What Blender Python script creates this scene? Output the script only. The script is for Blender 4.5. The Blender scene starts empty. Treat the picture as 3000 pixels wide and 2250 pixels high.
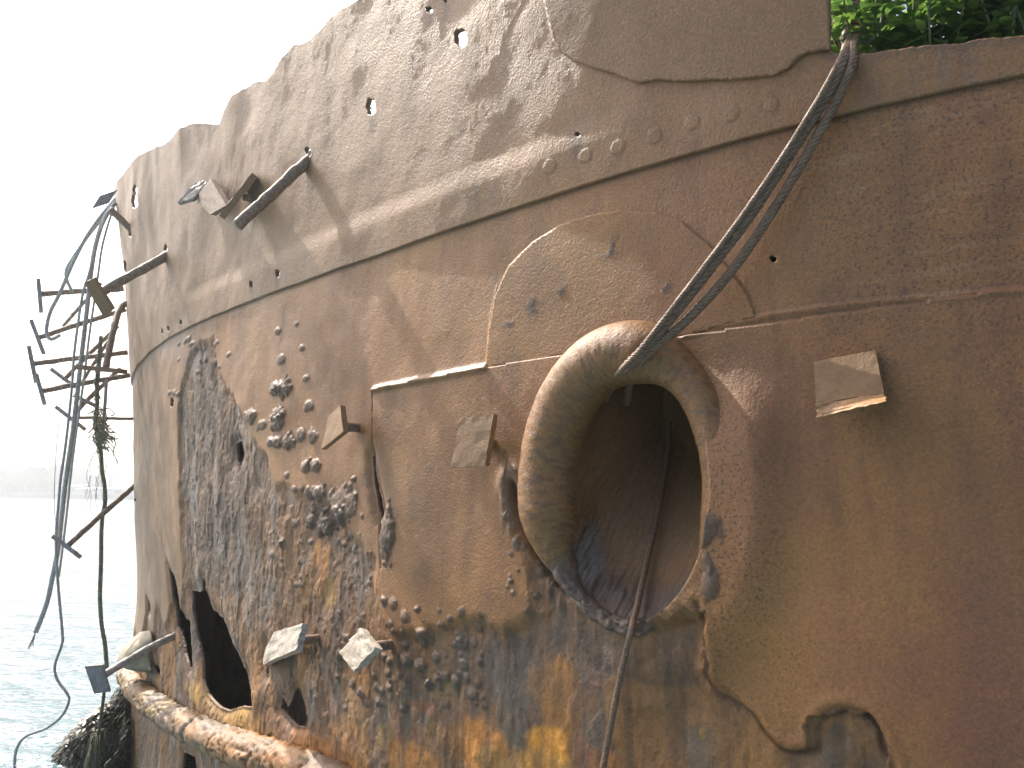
import bpy, math, random
import numpy as np
from mathutils import Vector, Matrix

# ------------------------------------------------------------------ camera, sky, sun, exposure
K = 0.72
F = 2333.3
H = 2.45 * K
SC = bpy.context.scene
cam_d = bpy.data.cameras.new('camera'); cam = bpy.data.objects.new('camera', cam_d)
SC.collection.objects.link(cam); SC.camera = cam
cam_d.sensor_width = 36.0; cam_d.lens = 28.0; cam_d.clip_start = 0.05; cam_d.clip_end = 3000
PITCH, ROLL = math.radians(8.1), math.radians(1.13)
CM = (Matrix.Translation((0, 0, H)) @ Matrix.Rotation(math.radians(90) + PITCH, 4, 'X') @ Matrix.Rotation(ROLL, 4, 'Z'))
cam.matrix_world = CM
SUN_AZ, SUN_EL = math.radians(52), math.radians(46)      # azimuth to the left of the view axis
W = bpy.data.worlds.new('World'); SC.world = W; W.use_nodes = True
wn = W.node_tree.nodes; wl = W.node_tree.links
sky = wn.new('ShaderNodeTexSky'); sky.sky_type = 'NISHITA'; sky.sun_disc = False
sky.sun_elevation = SUN_EL; sky.sun_rotation = -SUN_AZ
sky.air_density = 0.7; sky.dust_density = 6.0; sky.ozone_density = 0.3; sky.altitude = 0
wl.new(sky.outputs[0], wn['Background'].inputs[0]); wn['Background'].inputs[1].default_value = 0.15
sd = bpy.data.lights.new('sun', 'SUN'); so = bpy.data.objects.new('sun', sd); SC.collection.objects.link(so)
sd.energy = 4.2; sd.angle = math.radians(0.5); sd.color = (1.0, 0.93, 0.82)
SUNV = Vector((-math.sin(SUN_AZ) * math.cos(SUN_EL), math.cos(SUN_AZ) * math.cos(SUN_EL), math.sin(SUN_EL)))
so.rotation_euler = SUNV.to_track_quat('Z', 'Y').to_euler()
so.location = (-20, 20, 30)
SC.view_settings.view_transform = 'Standard'; SC.view_settings.look = 'None'
SC.view_settings.gamma = 1.0; SC.view_settings.exposure = 1.05
SC.cycles.max_bounces = 8; SC.cycles.volume_bounces = 1; SC.cycles.transparent_max_bounces = 12
random.seed(7); RNG = np.random.default_rng(7)
RES = 1.0

# ------------------------------------------------------------------ noise
_perm = np.random.default_rng(3).permutation(4096).astype(np.int64)
_val = np.random.default_rng(4).random(4096).astype(np.float32)
def vnoise(x, y, seed=0):
    xi = np.floor(x); yi = np.floor(y); fx = (x - xi).astype(np.float32); fy = (y - yi).astype(np.float32)
    xi = xi.astype(np.int64); yi = yi.astype(np.int64)
    fx = fx * fx * (3 - 2 * fx); fy = fy * fy * (3 - 2 * fy)
    def h(a, b): return _val[_perm[(_perm[(a + seed * 131) & 4095] + b) & 4095]]
    a = h(xi, yi); b = h(xi + 1, yi); c = h(xi, yi + 1); d = h(xi + 1, yi + 1)
    return (a + (b - a) * fx) * (1 - fy) + (c + (d - c) * fx) * fy
def fbm(x, y, oct=4, seed=0, gain=0.5):
    v = 0; a = 1.0; t = 0
    for i in range(oct):
        v = v + a * vnoise(x * 2 ** i + 17.3 * i, y * 2 ** i - 9.1 * i, seed + i); t += a; a *= gain
    return v / t
def ss(a, b, x):
    t = np.clip((x - a) / (b - a), 0, 1); return t * t * (3 - 2 * t)

# ------------------------------------------------------------------ the hull surface: plan curve, flare
_ks = np.array([-8, -6, -2, 0, .5, 2, 3.8, 5.9, 6.8, 7.4, 7.9, 8.5, 9.3, 10.3, 11.3, 12.5, 24]) * K
_ka = np.radians([16, 20, 26, 33, 35.5, 43, 47.5, 52.0, 55, 61, 72, 92, 120, 150, 178, 199, 200])
SG = np.linspace(-8 * K, 24 * K, 6401)
AG = np.interp(SG, _ks, _ka)
_k = np.hanning(121); _k /= _k.sum(); AG = np.convolve(np.pad(AG, 60, mode='edge'), _k, 'valid')
_d = SG[1] - SG[0]
XG = np.concatenate([[0], np.cumsum(-np.cos((AG[1:] + AG[:-1]) / 2) * _d)])
YG = np.concatenate([[0], np.cumsum(np.sin((AG[1:] + AG[:-1]) / 2) * _d)])
XG += 1.42 * K - np.interp(0, SG, XG); YG += 2.2 * K - np.interp(0, SG, YG)
def frame(s):
    a = np.interp(s, SG, AG)
    return np.interp(s, SG, XG), np.interp(s, SG, YG), a
def flare(s, z):
    return 0.095 * ss(2 * K, 7.4 * K, s) * (1 - ss(10 * K, 13 * K, s)) * (np.maximum(z, 1.0) - 2.6)
def surf(s, z, off=0.0):
    s = np.asarray(s, float); z = np.asarray(z, float)
    X, Y, a = frame(s); o = flare(s, z) + off
    return np.stack([X - np.sin(a) * o, Y - np.cos(a) * o, z], -1)
def nrm(s):
    a = float(np.interp(s, SG, AG)); return Vector((-math.sin(a), -math.cos(a), 0))
def tan(s):
    a = float(np.interp(s, SG, AG)); return Vector((-math.cos(a), math.sin(a), 0))
CMI = np.array(CM.inverted()); CMN = np.array(CM)
def project(P):
    q = P @ CMI[:3, :3].T + CMI[:3, 3]
    return np.stack([1500 + F * q[..., 0] / -q[..., 2], 1125 - F * q[..., 1] / -q[..., 2]], -1)
_f = [(q, (np.array(surf(q, 1.9)) - np.array([0, 0, H])) @ np.array([-math.sin(np.interp(q, SG, AG)), -math.cos(np.interp(q, SG, AG)), 0])) for q in np.linspace(5 * K, 9 * K, 200)]
SSIL = max(q for q, d in _f if d < -.03)          # where the plating turns out of sight
_cs, _cz = np.meshgrid(np.linspace(-1.5 * K, SSIL, 420), np.linspace(-0.6, 4.2, 240), indexing='ij')
_cp = project(surf(_cs, _cz))
def hp(pts):
    """photo positions on the plating -> (arc length, height) on the hull"""
    pts = np.asarray(pts, float).reshape(-1, 2); out = np.zeros_like(pts)
    for i, p in enumerate(pts):
        d = ((_cp - p) ** 2).sum(-1); j = np.unravel_index(np.argmin(d), d.shape)
        s, z = _cs[j], _cz[j]
        for _ in range(8):
            p0 = project(surf(s, z)); e = p - p0
            Js = (project(surf(s + 1e-4, z)) - p0) / 1e-4; Jz = (project(surf(s, z + 1e-4)) - p0) / 1e-4
            det = Js[0] * Jz[1] - Js[1] * Jz[0]
            if abs(det) < 1: break
            ds = (e[0] * Jz[1] - e[1] * Jz[0]) / det; dz = (Js[0] * e[1] - Js[1] * e[0]) / det
            s += np.clip(ds, -.1, .1); z += np.clip(dz, -.1, .1)
        out[i] = (min(s, SSIL), z)
    return out
def ray(px, py):
    d = Vector(((px - 1500) / F, -(py - 1125) / F, -1)); d = CM.to_3x3() @ d; return d.normalized()
def at(px, py, Y):
    d = ray(px, py); return Vector((0, 0, H)) + d * (Y / d.y)
def near(px, py, d=0.0):
    s, z = hp([(px, py)])[0]; P = Vector(surf(s, z)); C = Vector((0, 0, H))
    return P - (P - C).normalized() * d
def blob(px, py, rx, ry=None):
    ry = ry or rx
    c = hp([(px, py)])[0]; a, b = hp([(px - rx, py), (px + rx, py)]); e, f = hp([(px, py - ry), (px, py + ry)])
    return c[0], c[1], abs(a[0] - b[0]) / 2 + 1e-4, abs(e[1] - f[1]) / 2 + 1e-4

def inside(S, Z, poly):
    r = np.zeros(S.shape, bool)
    lo = poly.min(0); hi = poly.max(0)
    m = (S >= lo[0]) & (S <= hi[0]) & (Z >= lo[1]) & (Z <= hi[1])
    x = S[m]; y = Z[m]; c = np.zeros(x.shape, bool); n = len(poly)
    for i in range(n):
        x1, y1 = poly[i]; x2, y2 = poly[(i + 1) % n]
        if y1 == y2: continue
        k = ((y1 > y) != (y2 > y)) & (x < (x2 - x1) * (y - y1) / (y2 - y1) + x1)
        c ^= k
    r[m] = c
    return r
def dense(poly, step=0.004, jag=0.0, freq=40, closed=True, seed=1):
    P = np.asarray(poly); out = []
    n = len(P) if closed else len(P) - 1
    for i in range(n):
        a = P[i]; b = P[(i + 1) % len(P)]; L = np.hypot(*(b - a)); k = max(1, int(L / step))
        out.append(a + (b - a) * np.linspace(0, 1, k, endpoint=False)[:, None])
    if not closed: out.append(P[-1:])
    Q = np.concatenate(out)
    if jag:
        Q = Q + jag * 2 * np.stack([fbm(Q[:, 0] * freq, Q[:, 1] * freq, 4, seed) - .5, fbm(Q[:, 0] * freq + 50, Q[:, 1] * freq, 4, seed + 9) - .5], -1)
    return Q
def linedist(S, Z, line):
    """distance to an open polyline and the side it is on"""
    best = np.full(S.shape, 9.0, np.float32)
    for (x1, y1), (x2, y2) in zip(line[:-1], line[1:]):
        dx, dy = x2 - x1, y2 - y1; L2 = dx * dx + dy * dy + 1e-12
        t = np.clip(((S - x1) * dx + (Z - y1) * dy) / L2, 0, 1)
        best = np.minimum(best, np.hypot(S - x1 - t * dx, Z - y1 - t * dy))
    return best

# ------------------------------------------------------------------ materials
def mat(name):
    m = bpy.data.materials.new(name); m.use_nodes = True
    return m, m.node_tree.nodes, m.node_tree.links, m.node_tree.nodes['Principled BSDF']
def N(nt, typ, **kw):
    n = nt.new(typ)
    for k, v in kw.items():
        if k in n.inputs: n.inputs[k].default_value = v
        else: setattr(n, k, v)
    return n
def add_bump(n, l, b, layers):
    prev = None; co = N(n, 'ShaderNodeTexCoord')
    for sc, st, dist, det in layers:
        t = N(n, 'ShaderNodeTexNoise', Scale=sc, Detail=det, Roughness=0.6); l.new(co.outputs['Object'], t.inputs['Vector'])
        bp = N(n, 'ShaderNodeBump', Strength=st, Distance=dist); l.new(t.outputs['Fac'], bp.inputs['Height'])
        if prev: l.new(prev.outputs[0], bp.inputs['Normal'])
        prev = bp
    l.new(prev.outputs[0], b.inputs['Normal'])
    return co
def rust_mat(name, grain=1.0):
    m, n, l, b = mat(name)
    co = add_bump(n, l, b, [(45, .22 * grain, .006, 3), (140, .6 * grain, .0035, 3), (380, .55 * grain, .0014, 2)])
    at_ = N(n, 'ShaderNodeAttribute', attribute_name='Col')
    t = N(n, 'ShaderNodeTexNoise', Scale=130, Detail=5, Roughness=.7); l.new(co.outputs['Object'], t.inputs['Vector'])
    r = N(n, 'ShaderNodeMapRange'); r.inputs[1].default_value = .3; r.inputs[2].default_value = .7; r.inputs[3].default_value = .64; r.inputs[4].default_value = 1.12
    l.new(t.outputs['Fac'], r.inputs[0])
    v = N(n, 'ShaderNodeVectorMath', operation='SCALE'); l.new(at_.outputs['Color'], v.inputs[0]); l.new(r.outputs[0], v.inputs['Scale'])
    sp = N(n, 'ShaderNodeAttribute', attribute_name='Spk')
    t2 = N(n, 'ShaderNodeTexNoise', Scale=150, Detail=1.5, Roughness=.5); l.new(co.outputs['Object'], t2.inputs['Vector'])
    r2 = N(n, 'ShaderNodeMapRange'); r2.inputs[1].default_value = .56; r2.inputs[2].default_value = .64; r2.inputs[3].default_value = 0; r2.inputs[4].default_value = .62
    l.new(t2.outputs['Fac'], r2.inputs[0])
    mu = N(n, 'ShaderNodeMath', operation='MULTIPLY'); l.new(r2.outputs[0], mu.inputs[0]); l.new(sp.outputs['Fac'], mu.inputs[1])
    mx = N(n, 'ShaderNodeMix', data_type='RGBA'); l.new(mu.outputs[0], mx.inputs[0]); l.new(v.outputs[0], mx.inputs[6]); mx.inputs[7].default_value = (.035, .02, .014, 1)
    l.new(mx.outputs[2], b.inputs['Base Color'])
    rg = N(n, 'ShaderNodeAttribute', attribute_name='Rgh'); l.new(rg.outputs['Fac'], b.inputs['Roughness'])
    b.inputs['Specular IOR Level'].default_value = .55
    return m
def plain_mat(name, col, rough=.6, var=.35, scale=40, bump=.4, spec=.5, col2=None):
    m, n, l, b = mat(name)
    co = add_bump(n, l, b, [(scale * 2, bump, .003, 4), (scale * 8, bump * .8, .0012, 2)])
    t = N(n, 'ShaderNodeTexNoise', Scale=scale, Detail=6, Roughness=.65); l.new(co.outputs['Object'], t.inputs['Vector'])
    cr = N(n, 'ShaderNodeValToRGB'); l.new(t.outputs['Fac'], cr.inputs[0])
    c2 = col2 or tuple(min(1, c * (1 + var)) for c in col)
    cr.color_ramp.elements[0].position = .35; cr.color_ramp.elements[1].position = .68
    cr.color_ramp.elements[0].color = (*[c * (1 - var) for c in col], 1); cr.color_ramp.elements[1].color = (*c2, 1)
    l.new(cr.outputs[0], b.inputs['Base Color']); b.inputs['Roughness'].default_value = rough; b.inputs['Specular IOR Level'].default_value = spec
    return m
M_HULL = rust_mat('rusted_plating')
M_ROD = plain_mat('rusted_bolt_iron', (.22, .155, .11), .6, .4, 60, .6)
M_PLATE = plain_mat('sandy_rusted_washer', (.235, .135, .062), .55, .15, 90, .5)
M_PALE = plain_mat('sunlit_flaking_scale', (.34, .30, .25), .4, .45, 35, .9)  # flaking scale, its pale colour carrying the sun on washers facing it
M_DARKPL = plain_mat('dark_washer_iron', (.22, .22, .215), .6, .3, 45, .6)  # iron colour lightened for the glare washing over it
M_WIRE = plain_mat('rusty_wire_rope', (.20, .125, .078), .42, .35, 90, .4)
M_ROPE = plain_mat('glare_paled_rope', (.38, .40, .40), .7, .3, 90, .5)  # rope colour paled to hold the glare around the bow
M_GREENROPE = plain_mat('weedy_rope', (.16, .18, .11), .8, .5, 60, .8)
M_INNER = plain_mat('hull_inside', (.17, .125, .09), .9, .3, 10, .3)  # colour raised so the holes look filled with haze
M_SOIL = plain_mat('deck_soil', (.06, .045, .03), .95, .4, 12, .5)
M_ROCK = plain_mat('weedy_rock', (.035, .036, .026), .5, .4, 25, .8)

# ------------------------------------------------------------------ object helpers
def mesh_obj(name, V, Fc, m, parent=None, smooth=True, attrs=None):
    me = bpy.data.meshes.new(name)
    V = np.asarray(V, np.float32)
    if isinstance(Fc, np.ndarray) and Fc.ndim == 2:
        nf, k = Fc.shape
        me.vertices.add(len(V)); me.vertices.foreach_set('co', V.ravel())
        me.loops.add(nf * k); me.loops.foreach_set('vertex_index', Fc.ravel().astype(np.int32))
        me.polygons.add(nf); me.polygons.foreach_set('loop_start', np.arange(0, nf * k, k, dtype=np.int32))
        me.update(calc_edges=True)
    else:
        me.from_pydata([tuple(v) for v in V], [], Fc); me.update()
    if smooth: me.polygons.foreach_set('use_smooth', np.ones(len(me.polygons), bool))
    if attrs:
        for k, a in attrs.items():
            if a.ndim == 2:
                at_ = me.attributes.new(k, 'FLOAT_COLOR', 'POINT')
                at_.data.foreach_set('color', np.concatenate([a, np.ones((len(a), 1))], 1).astype(np.float32).ravel())
            else:
                at_ = me.attributes.new(k, 'FLOAT', 'POINT'); at_.data.foreach_set('value', a.astype(np.float32))
    me.materials.append(m)
    o = bpy.data.objects.new(name, me); SC.collection.objects.link(o)
    if parent: o.parent = parent
    return o
def tag(o, label=None, cat=None, group=None, kind=None):
    if label: o['label'] = label
    if cat: o['category'] = cat
    if group: o['group'] = group
    if kind: o['kind'] = kind
    return o
def empty(name, loc, label, cat, group=None):
    o = bpy.data.objects.new(name, None); SC.collection.objects.link(o); o.location = loc
    return tag(o, label, cat, group)
def resample(pts, step):
    P = [Vector(p) for p in pts]
    P = [P[0] * 2 - P[1]] + P + [P[-1] * 2 - P[-2]]
    out = []
    for i in range(1, len(P) - 2):
        a, b, c, d = P[i - 1:i + 3]; k = max(2, int((c - b).length / step))
        for j in range(k):
            t = j / k
            out.append(.5 * ((2 * b) + (c - a) * t + (2 * a - 5 * b + 4 * c - d) * t * t + (3 * b - a - 3 * c + d) * t ** 3))
    out.append(P[-2]); return out
def frames(path):
    T = []
    for i in range(len(path)):
        T.append((path[min(i + 1, len(path) - 1)] - path[max(i - 1, 0)]).normalized())
    u = T[0].orthogonal().normalized(); U = []
    for t in T:
        u = (u - t * u.dot(t)).normalized(); U.append(u.copy())
    return [(t, u, t.cross(u)) for t, u in zip(T, U)]
def tube_geo(path, rad, sides=8, V=None, Fc=None, caps=True, wob=0.0):
    V = [] if V is None else V; Fc = [] if Fc is None else Fc
    fr = frames(path); b0 = len(V); n = len(path)
    for i, (p, (t, u, w)) in enumerate(zip(path, fr)):
        r = rad(i / (n - 1)) if callable(rad) else rad
        for k in range(sides):
            a = 2 * math.pi * k / sides
            rr = r * (1 + (random.uniform(-wob, wob) if wob else 0))
            V.append(p + (u * math.cos(a) + w * math.sin(a)) * rr)
    for i in range(n - 1):
        for k in range(sides):
            k2 = (k + 1) % sides
            Fc.append((b0 + i * sides + k, b0 + i * sides + k2, b0 + (i + 1) * sides + k2, b0 + (i + 1) * sides + k))
    if caps:
        Fc.append(tuple(b0 + k for k in range(sides))[::-1]); Fc.append(tuple(b0 + (n - 1) * sides + k for k in range(sides)))
    return V, Fc
def rope_geo(pts, r, strands=6, pitch=None, step=None, V=None, Fc=None):
    """laid rope: helical strands round a core"""
    V = [] if V is None else V; Fc = [] if Fc is None else Fc
    step = step or r * .9; pitch = pitch or r * 7
    path = resample(pts, step); fr = frames(path)
    rs = r * math.sin(math.pi / strands) / (1 + math.sin(math.pi / strands)) * 1.12; ro = r - rs
    L = [0]
    for i in range(1, len(path)): L.append(L[-1] + (path[i] - path[i - 1]).length)
    for k in range(strands):
        sp = [p + (u * math.cos(l / pitch * 2 * math.pi + 2 * math.pi * k / strands) + w * math.sin(l / pitch * 2 * math.pi + 2 * math.pi * k / strands)) * ro
              for p, l, (t, u, w) in zip(path, L, fr)]
        tube_geo(sp, rs, 6, V, Fc)
    tube_geo(path, ro * .8, 6, V, Fc)
    return V, Fc

# ------------------------------------------------------------------ key lines of the hull
def lin(px_list):
    a = hp(px_list); a = a[np.argsort(a[:, 0])]; return a
_seam = lin([(2995, 232), (2700, 285), (2400, 342), (2050, 440), (1700, 560), (1350, 672), (1000, 785), (800, 855), (600, 938), (480, 1010), (400, 1075), (345, 1130)])
_c = np.polyfit(_seam[:, 0], _seam[:, 1], 4)
def z_seam(s): return np.polyval(_c, np.clip(s, _seam[0, 0] - .1, _seam[-1, 0]))
_belt = lin([(392, 2000), (430, 2043), (488, 2079), (565, 2133), (678, 2183), (791, 2217), (904, 2248)])
_cb = np.polyfit(_belt[:, 0], _belt[:, 1], 2)
def z_belt(s): return np.polyval(_cb, np.clip(s, _belt[0, 0], _belt[-1, 0]))
RIM = [(3000, 118), (2900, 124), (2800, 134), (2720, 142), (2640, 156), (2560, 162), (2500, 168), (2445, 168), (2420, 156), (2360, 120), (2340, 100), (2336, 60), (2336, -260),
       (2000, -270), (1700, -240), (1500, -170), (1300, -80), (1120, 2), (1060, 30), (1000, 68), (975, 100), (940, 128), (922, 138), (890, 146), (858, 182), (832, 224),
       (812, 244), (776, 252), (742, 270), (716, 290), (694, 328), (672, 374), (640, 372), (600, 370), (562, 392), (532, 424), (488, 442), (442, 468), (412, 498), (384, 540), (356, 572)]
_rim = hp(RIM)
_sil = float(_rim[-1, 0])
_rimc = np.concatenate([[[-8 * K, _rim[0, 1]]], _rim, [[_sil + .25, _rim[-1, 1] - .02], [_sil + .6, _rim[-1, 1] - .3], [9.7 * K, _rim[-1, 1] - .75], [24 * K, _rim[-1, 1] - .85]]])
RIM_D = dense(_rimc, .004, .007, 30, closed=False, seed=5)
RIM_POLY = np.concatenate([RIM_D, [[24 * K, -2], [-8 * K, -2]]])

def c3(px, k=2.212, ox=0, oy=1600): return [(ox + x / k, oy + y / k) for x, y in px]
HOLES_LOW = [c3([(1197, 285), (1240, 300), (1268, 285), (1272, 205), (1284, 210), (1300, 300), (1330, 420), (1400, 470), (1450, 570), (1500, 680), (1530, 760), (1570, 900), (1600, 1000), (1598, 1050), (1530, 1045), (1440, 1072), (1390, 1050), (1340, 1000), (1302, 960), (1272, 870), (1258, 750), (1236, 620), (1210, 430)]),
             c3([(1070, 120), (1108, 200), (1130, 330), (1150, 470), (1190, 490), (1198, 600), (1203, 790), (1182, 800), (1150, 720), (1130, 600), (1104, 520), (1088, 300)]),
             c3([(1880, 915), (1910, 980), (1940, 1060), (1955, 1120), (1945, 1180), (1880, 1175), (1810, 1115), (1775, 1050), (1790, 985), (1822, 1050), (1850, 1000)]),
             c3([(958, 762), (988, 782), (1002, 835), (972, 828)]),
             c3([(938, 345), (956, 380), (960, 430), (942, 420)]),
             c3([(1160, 1340), (1235, 1370), (1250, 1470), (1150, 1470)]),
             c3([(1690, 620), (1703, 700), (1705, 830), (1692, 840), (1672, 740)]),
             [(676, 1300), (692, 1290), (704, 1330), (690, 1368), (680, 1350)],
             [(1086, 1338), (1092, 1330), (1112, 1420), (1128, 1500), (1122, 1540), (1106, 1500), (1094, 1420)]]
HOLES_UP = []
def oval(cx, cy, rx, ry, n=14, j=.18):
    return [(cx + rx * math.cos(a) * (1 + random.uniform(-j, j)), cy + ry * math.sin(a) * (1 + random.uniform(-j, j))) for a in np.linspace(0, 2 * math.pi, n, endpoint=False)]
for cx, cy, rx, ry in [(1374, 124, 21, 29), (1108, 320, 15, 26), (1289, 45, 11, 8), (1334, 21, 6, 5), (430, 566, 7, 16), (428, 598, 11, 22), (920, 450, 9, 14), (502, 733, 7, 14), (388, 783, 8, 16),
                       (746, 836, 6, 10), (823, 803, 7, 11), (364, 870, 5, 12), (410, 690, 5, 10), (1702, 400, 9, 7), (757, 586, 5, 7), (500, 965, 4, 9), (480, 970, 3, 8), (535, 945, 4, 8)]:
    HOLES_UP.append(oval(cx, cy, rx, ry))
HOLES_LOW.append(oval(508, 1180, 6, 16)); HOLES_LOW.append(oval(2265, 762, 11, 12)); HOLES_LOW.append(oval(400, 1466, 3, 8))
HL = [dense(hp(p), .003, .004, 60, seed=20 + i) for i, p in enumerate(HOLES_LOW)]
HU = [dense(hp(p), .003, .0035, 70, seed=50 + i) for i, p in enumerate(HOLES_UP)]

# hawse pipe: an oval lip on the plating
HC = hp([(1835, 1425)])[0]
_l, _r = hp([(1545, 1400), (2225, 1420)]); _t, _b = hp([(1800, 950), (1840, 1935)])
LIP_R = .085
LIP_A = abs(_l[0] - _r[0]) / 2 - LIP_R; LIP_B = abs(_t[1] - _b[1]) / 2 - LIP_R
HC = np.array([(_l[0] + _r[0]) / 2, (_t[1] + _b[1]) / 2])
_ph = np.linspace(0, 2 * np.pi, 160, endpoint=False)
HL.append(np.stack([HC[0] + (LIP_A - .01) * np.cos(_ph), HC[1] + (LIP_B - .01) * np.sin(_ph)], 1))
print('hull', 'lip', LIP_A, LIP_B, HC, 'seam z', z_seam(np.array([0, 2, 4])), 'belt', z_belt(3.0), 'sil', _sil)

CORR = dense(hp([(528, 1750), (522, 1300), (530, 1160), (560, 1030), (622, 985), (640, 1090), (690, 1180), (740, 1285), (776, 1330), (800, 1420), (880, 1440), (965, 1480), (1060, 1600), (1100, 1640),
        (1112, 1780), (1150, 1850), (1230, 1862), (1330, 1832), (1420, 1800), (1480, 1850), (1570, 1800), (1545, 1650), (1500, 1500), (1508, 1420), (1540, 1470), (1640, 1560), (1760, 1700), (1900, 1800), (2085, 1800),
        (2085, 1985), (2120, 2040), (2180, 2082), (2230, 2130), (2285, 2190), (2330, 2198), (2385, 2190), (2396, 2130), (2430, 2092), (2480, 2076), (2540, 2092), (2585, 2150), (2605, 2220), (2640, 2330), (2800, 2700), (300, 2700), (350, 1930), (384, 1900), (396, 1820), (406, 1905), (424, 1790), (440, 1880), (456, 1750), (478, 1840), (500, 1730), (516, 1800)]), .01, .02, 14, seed=71)
SEAM2 = hp([(1095, 1140), (1425, 1076)]); SEAM3 = hp([(2010, 984), (2240, 926), (2500, 890), (2800, 866), (3050, 842)]); BUTT = hp([(1092, 1150), (1094, 1340), (1108, 1480), (1122, 1660)])
SEAM4 = hp([(1425, 1076), (1438, 910), (1455, 840)])
MIDPL = hp([(1088, 1142), (1428, 1076), (2010, 984), (3050, 842), (3400, 2700), (1220, 2700), (1125, 1700), (1094, 1340)])
CRACK = hp([(2075, 1760), (2090, 1880), (2085, 1985), (2120, 2040), (2180, 2082), (2230, 2130), (2285, 2190), (2330, 2198), (2385, 2190), (2396, 2130), (2430, 2092), (2480, 2076), (2540, 2092), (2585, 2150), (2605, 2220), (2640, 2330)])
CRACK = dense(CRACK, .008, .012, 25, closed=False, seed=31)
LIPGAP = dense(hp([(1502, 1420), (1520, 1500), (1560, 1600), (1600, 1680), (1660, 1740)]), .01, .006, 30, closed=False, seed=35)
BL = [(816, 970, 10), (825, 1052, 11), (887, 1020, 8), (898, 1107, 9), (833, 1136, 24), (808, 1140, 18), (903, 1187, 14), (818, 1213, 18), (816, 1240, 20), (881, 1274, 15), (914, 1276, 16), (847, 1290, 20), (818, 1293, 18),
      (795, 1295, 12), (895, 1368, 17), (924, 1363, 18), (931, 1445, 19), (900, 1445, 14), (948, 1532, 30), (987, 1507, 24), (905, 1522, 18), (770, 1245, 14), (741, 1218, 18), (1020, 1568, 12), (1028, 1613, 10),
      (1134, 1758, 14), (1161, 1767, 12), (1197, 1808, 14), (1249, 1860, 20), (1238, 1880, 14), (1340, 1862, 14), (1351, 1889, 16), (1184, 1889, 14), (1161, 1853, 10), (1190, 1930, 16), (1233, 1948, 16), (1274, 1925, 14),
      (1351, 1948, 12), (1279, 1998, 16), (1301, 1984, 14), (1328, 1998, 16), (1378, 2034, 16), (1256, 2007, 14), (870, 950, 6), (500, 1150, 6), (515, 1150, 7), (525, 1155, 6), (575, 1090, 6), (620, 1060, 7), (640, 1075, 5)]
_r5 = random.Random(5)
for _ in range(70): BL.append((_r5.uniform(980, 1420), _r5.uniform(1780, 2080), _r5.uniform(5, 12)))
for _ in range(50): BL.append((_r5.uniform(780, 1090), _r5.uniform(1380, 1720), _r5.uniform(4, 10)))
for _ in range(26): BL.append((_r5.uniform(1480, 1640), _r5.uniform(1450, 1850), _r5.uniform(5, 11)))
for _ in range(16): BL.append((_r5.uniform(520, 680), _r5.uniform(990, 1060), _r5.uniform(4, 8)))
BL_SZ = [blob(x, y, r, r * 1.25) + (1.0,) for x, y, r in BL]
BL_SZ += [blob(2102, 1545, 42, 46) + (.8,), blob(2112, 1705, 26, 55) + (.9,), blob(2110, 1650, 16, 30) + (.9,), blob(1000, 1480, 42, 62) + (.3,), blob(1140, 1560, 26, 90) + (.7,)]
DISCS = [blob(x, y, r) for x, y, r in [(1619, 492, 20), (1722, 461, 20), (1818, 436, 22), (1925, 405, 22), (2035, 365, 22), (2151, 340, 22), (2267, 315, 21)]]

BROWN = np.array([.285, .137, .046]); PURP = np.array([.225, .124, .058]); OCH = np.array([.315, .156, .042]); RED = np.array([.19, .075, .058])
GREY = np.array([.145, .115, .094]); DARK = np.array([.052, .034, .024]); ORANGE = np.array([.34, .165, .045]); YEL = np.array([.48, .30, .07]); PALE = np.array([.30, .255, .20]); GREEN = np.array([.17, .15, .085])
RUNS_LOW = [(2440, 1228, .5, .03), (2540, 1200, .42, .012), (1383, 1372, .45, .016), (1345, 1372, .3, .01), (975, 1318, .3, .012), (2265, 776, .55, .012), (1440, 1112, .4, .014), (1250, 1128, .3, .02), (1130, 1150, .35, .012), (2300, 930, .3, .02), (2600, 885, .6, .03), (2800, 870, .5, .02), (2900, 300, .9, .05), (2640, 300, .8, .03), (1300, 700, .3, .02), (1750, 560, .3, .015), (830, 870, .3, .015), (500, 1030, .4, .02), (700, 920, .3, .012)]
RUNS_UP = [(1374, 155, .5, .02), (1350, 150, .35, .008), (1108, 348, .4, .016), (920, 470, .35, .012), (502, 752, .3, .012), (1702, 408, .25, .012), (1619, 512, .1, .012), (1818, 458, .1, .014), (2035, 388, .12, .014), (1500, 20, .6, .03), (1240, 40, .6, .04), (1000, 120, .5, .03), (850, 260, .5, .03), (700, 380, .5, .03), (2550, 170, .2, .03), (2800, 150, .2, .02)]
RL = [(*hp([(x, y)])[0], L, w) for x, y, L, w in RUNS_LOW]; RU = [(*hp([(x, y)])[0], L, w) for x, y, L, w in RUNS_UP]
def runs(S, Z, C, lst, st, n3):
    for cs, cz, L, w in lst:
        q = (np.abs(S - cs) < w * 3) & (Z < cz) & (Z > cz - L * 1.2)
        if not q.any(): continue
        t = (cz - Z[q]) / L; a = np.exp(-((S[q] - cs + .012 * np.sin(t * 7 + cs * 9)) / (w * (.6 + .6 * t))) ** 2) * ss(0, .04, t) * (1 - ss(.35, 1.1, t)) * (.15 + 1.2 * n3[q])
        C[q] = mixc(C[q], np.clip(a * .55, 0, 1), np.array([.15, .07, .03]))
    return C
def gblob(S, Z, b, grow=1.0, p=2.0):
    d = ((S - b[0]) / (b[2] * grow)) ** 2 + ((Z - b[1]) / (b[3] * grow)) ** 2
    return np.exp(-d * p * .5)
def mixc(C, m, c): return C + (c - C) * m[..., None]
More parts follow.
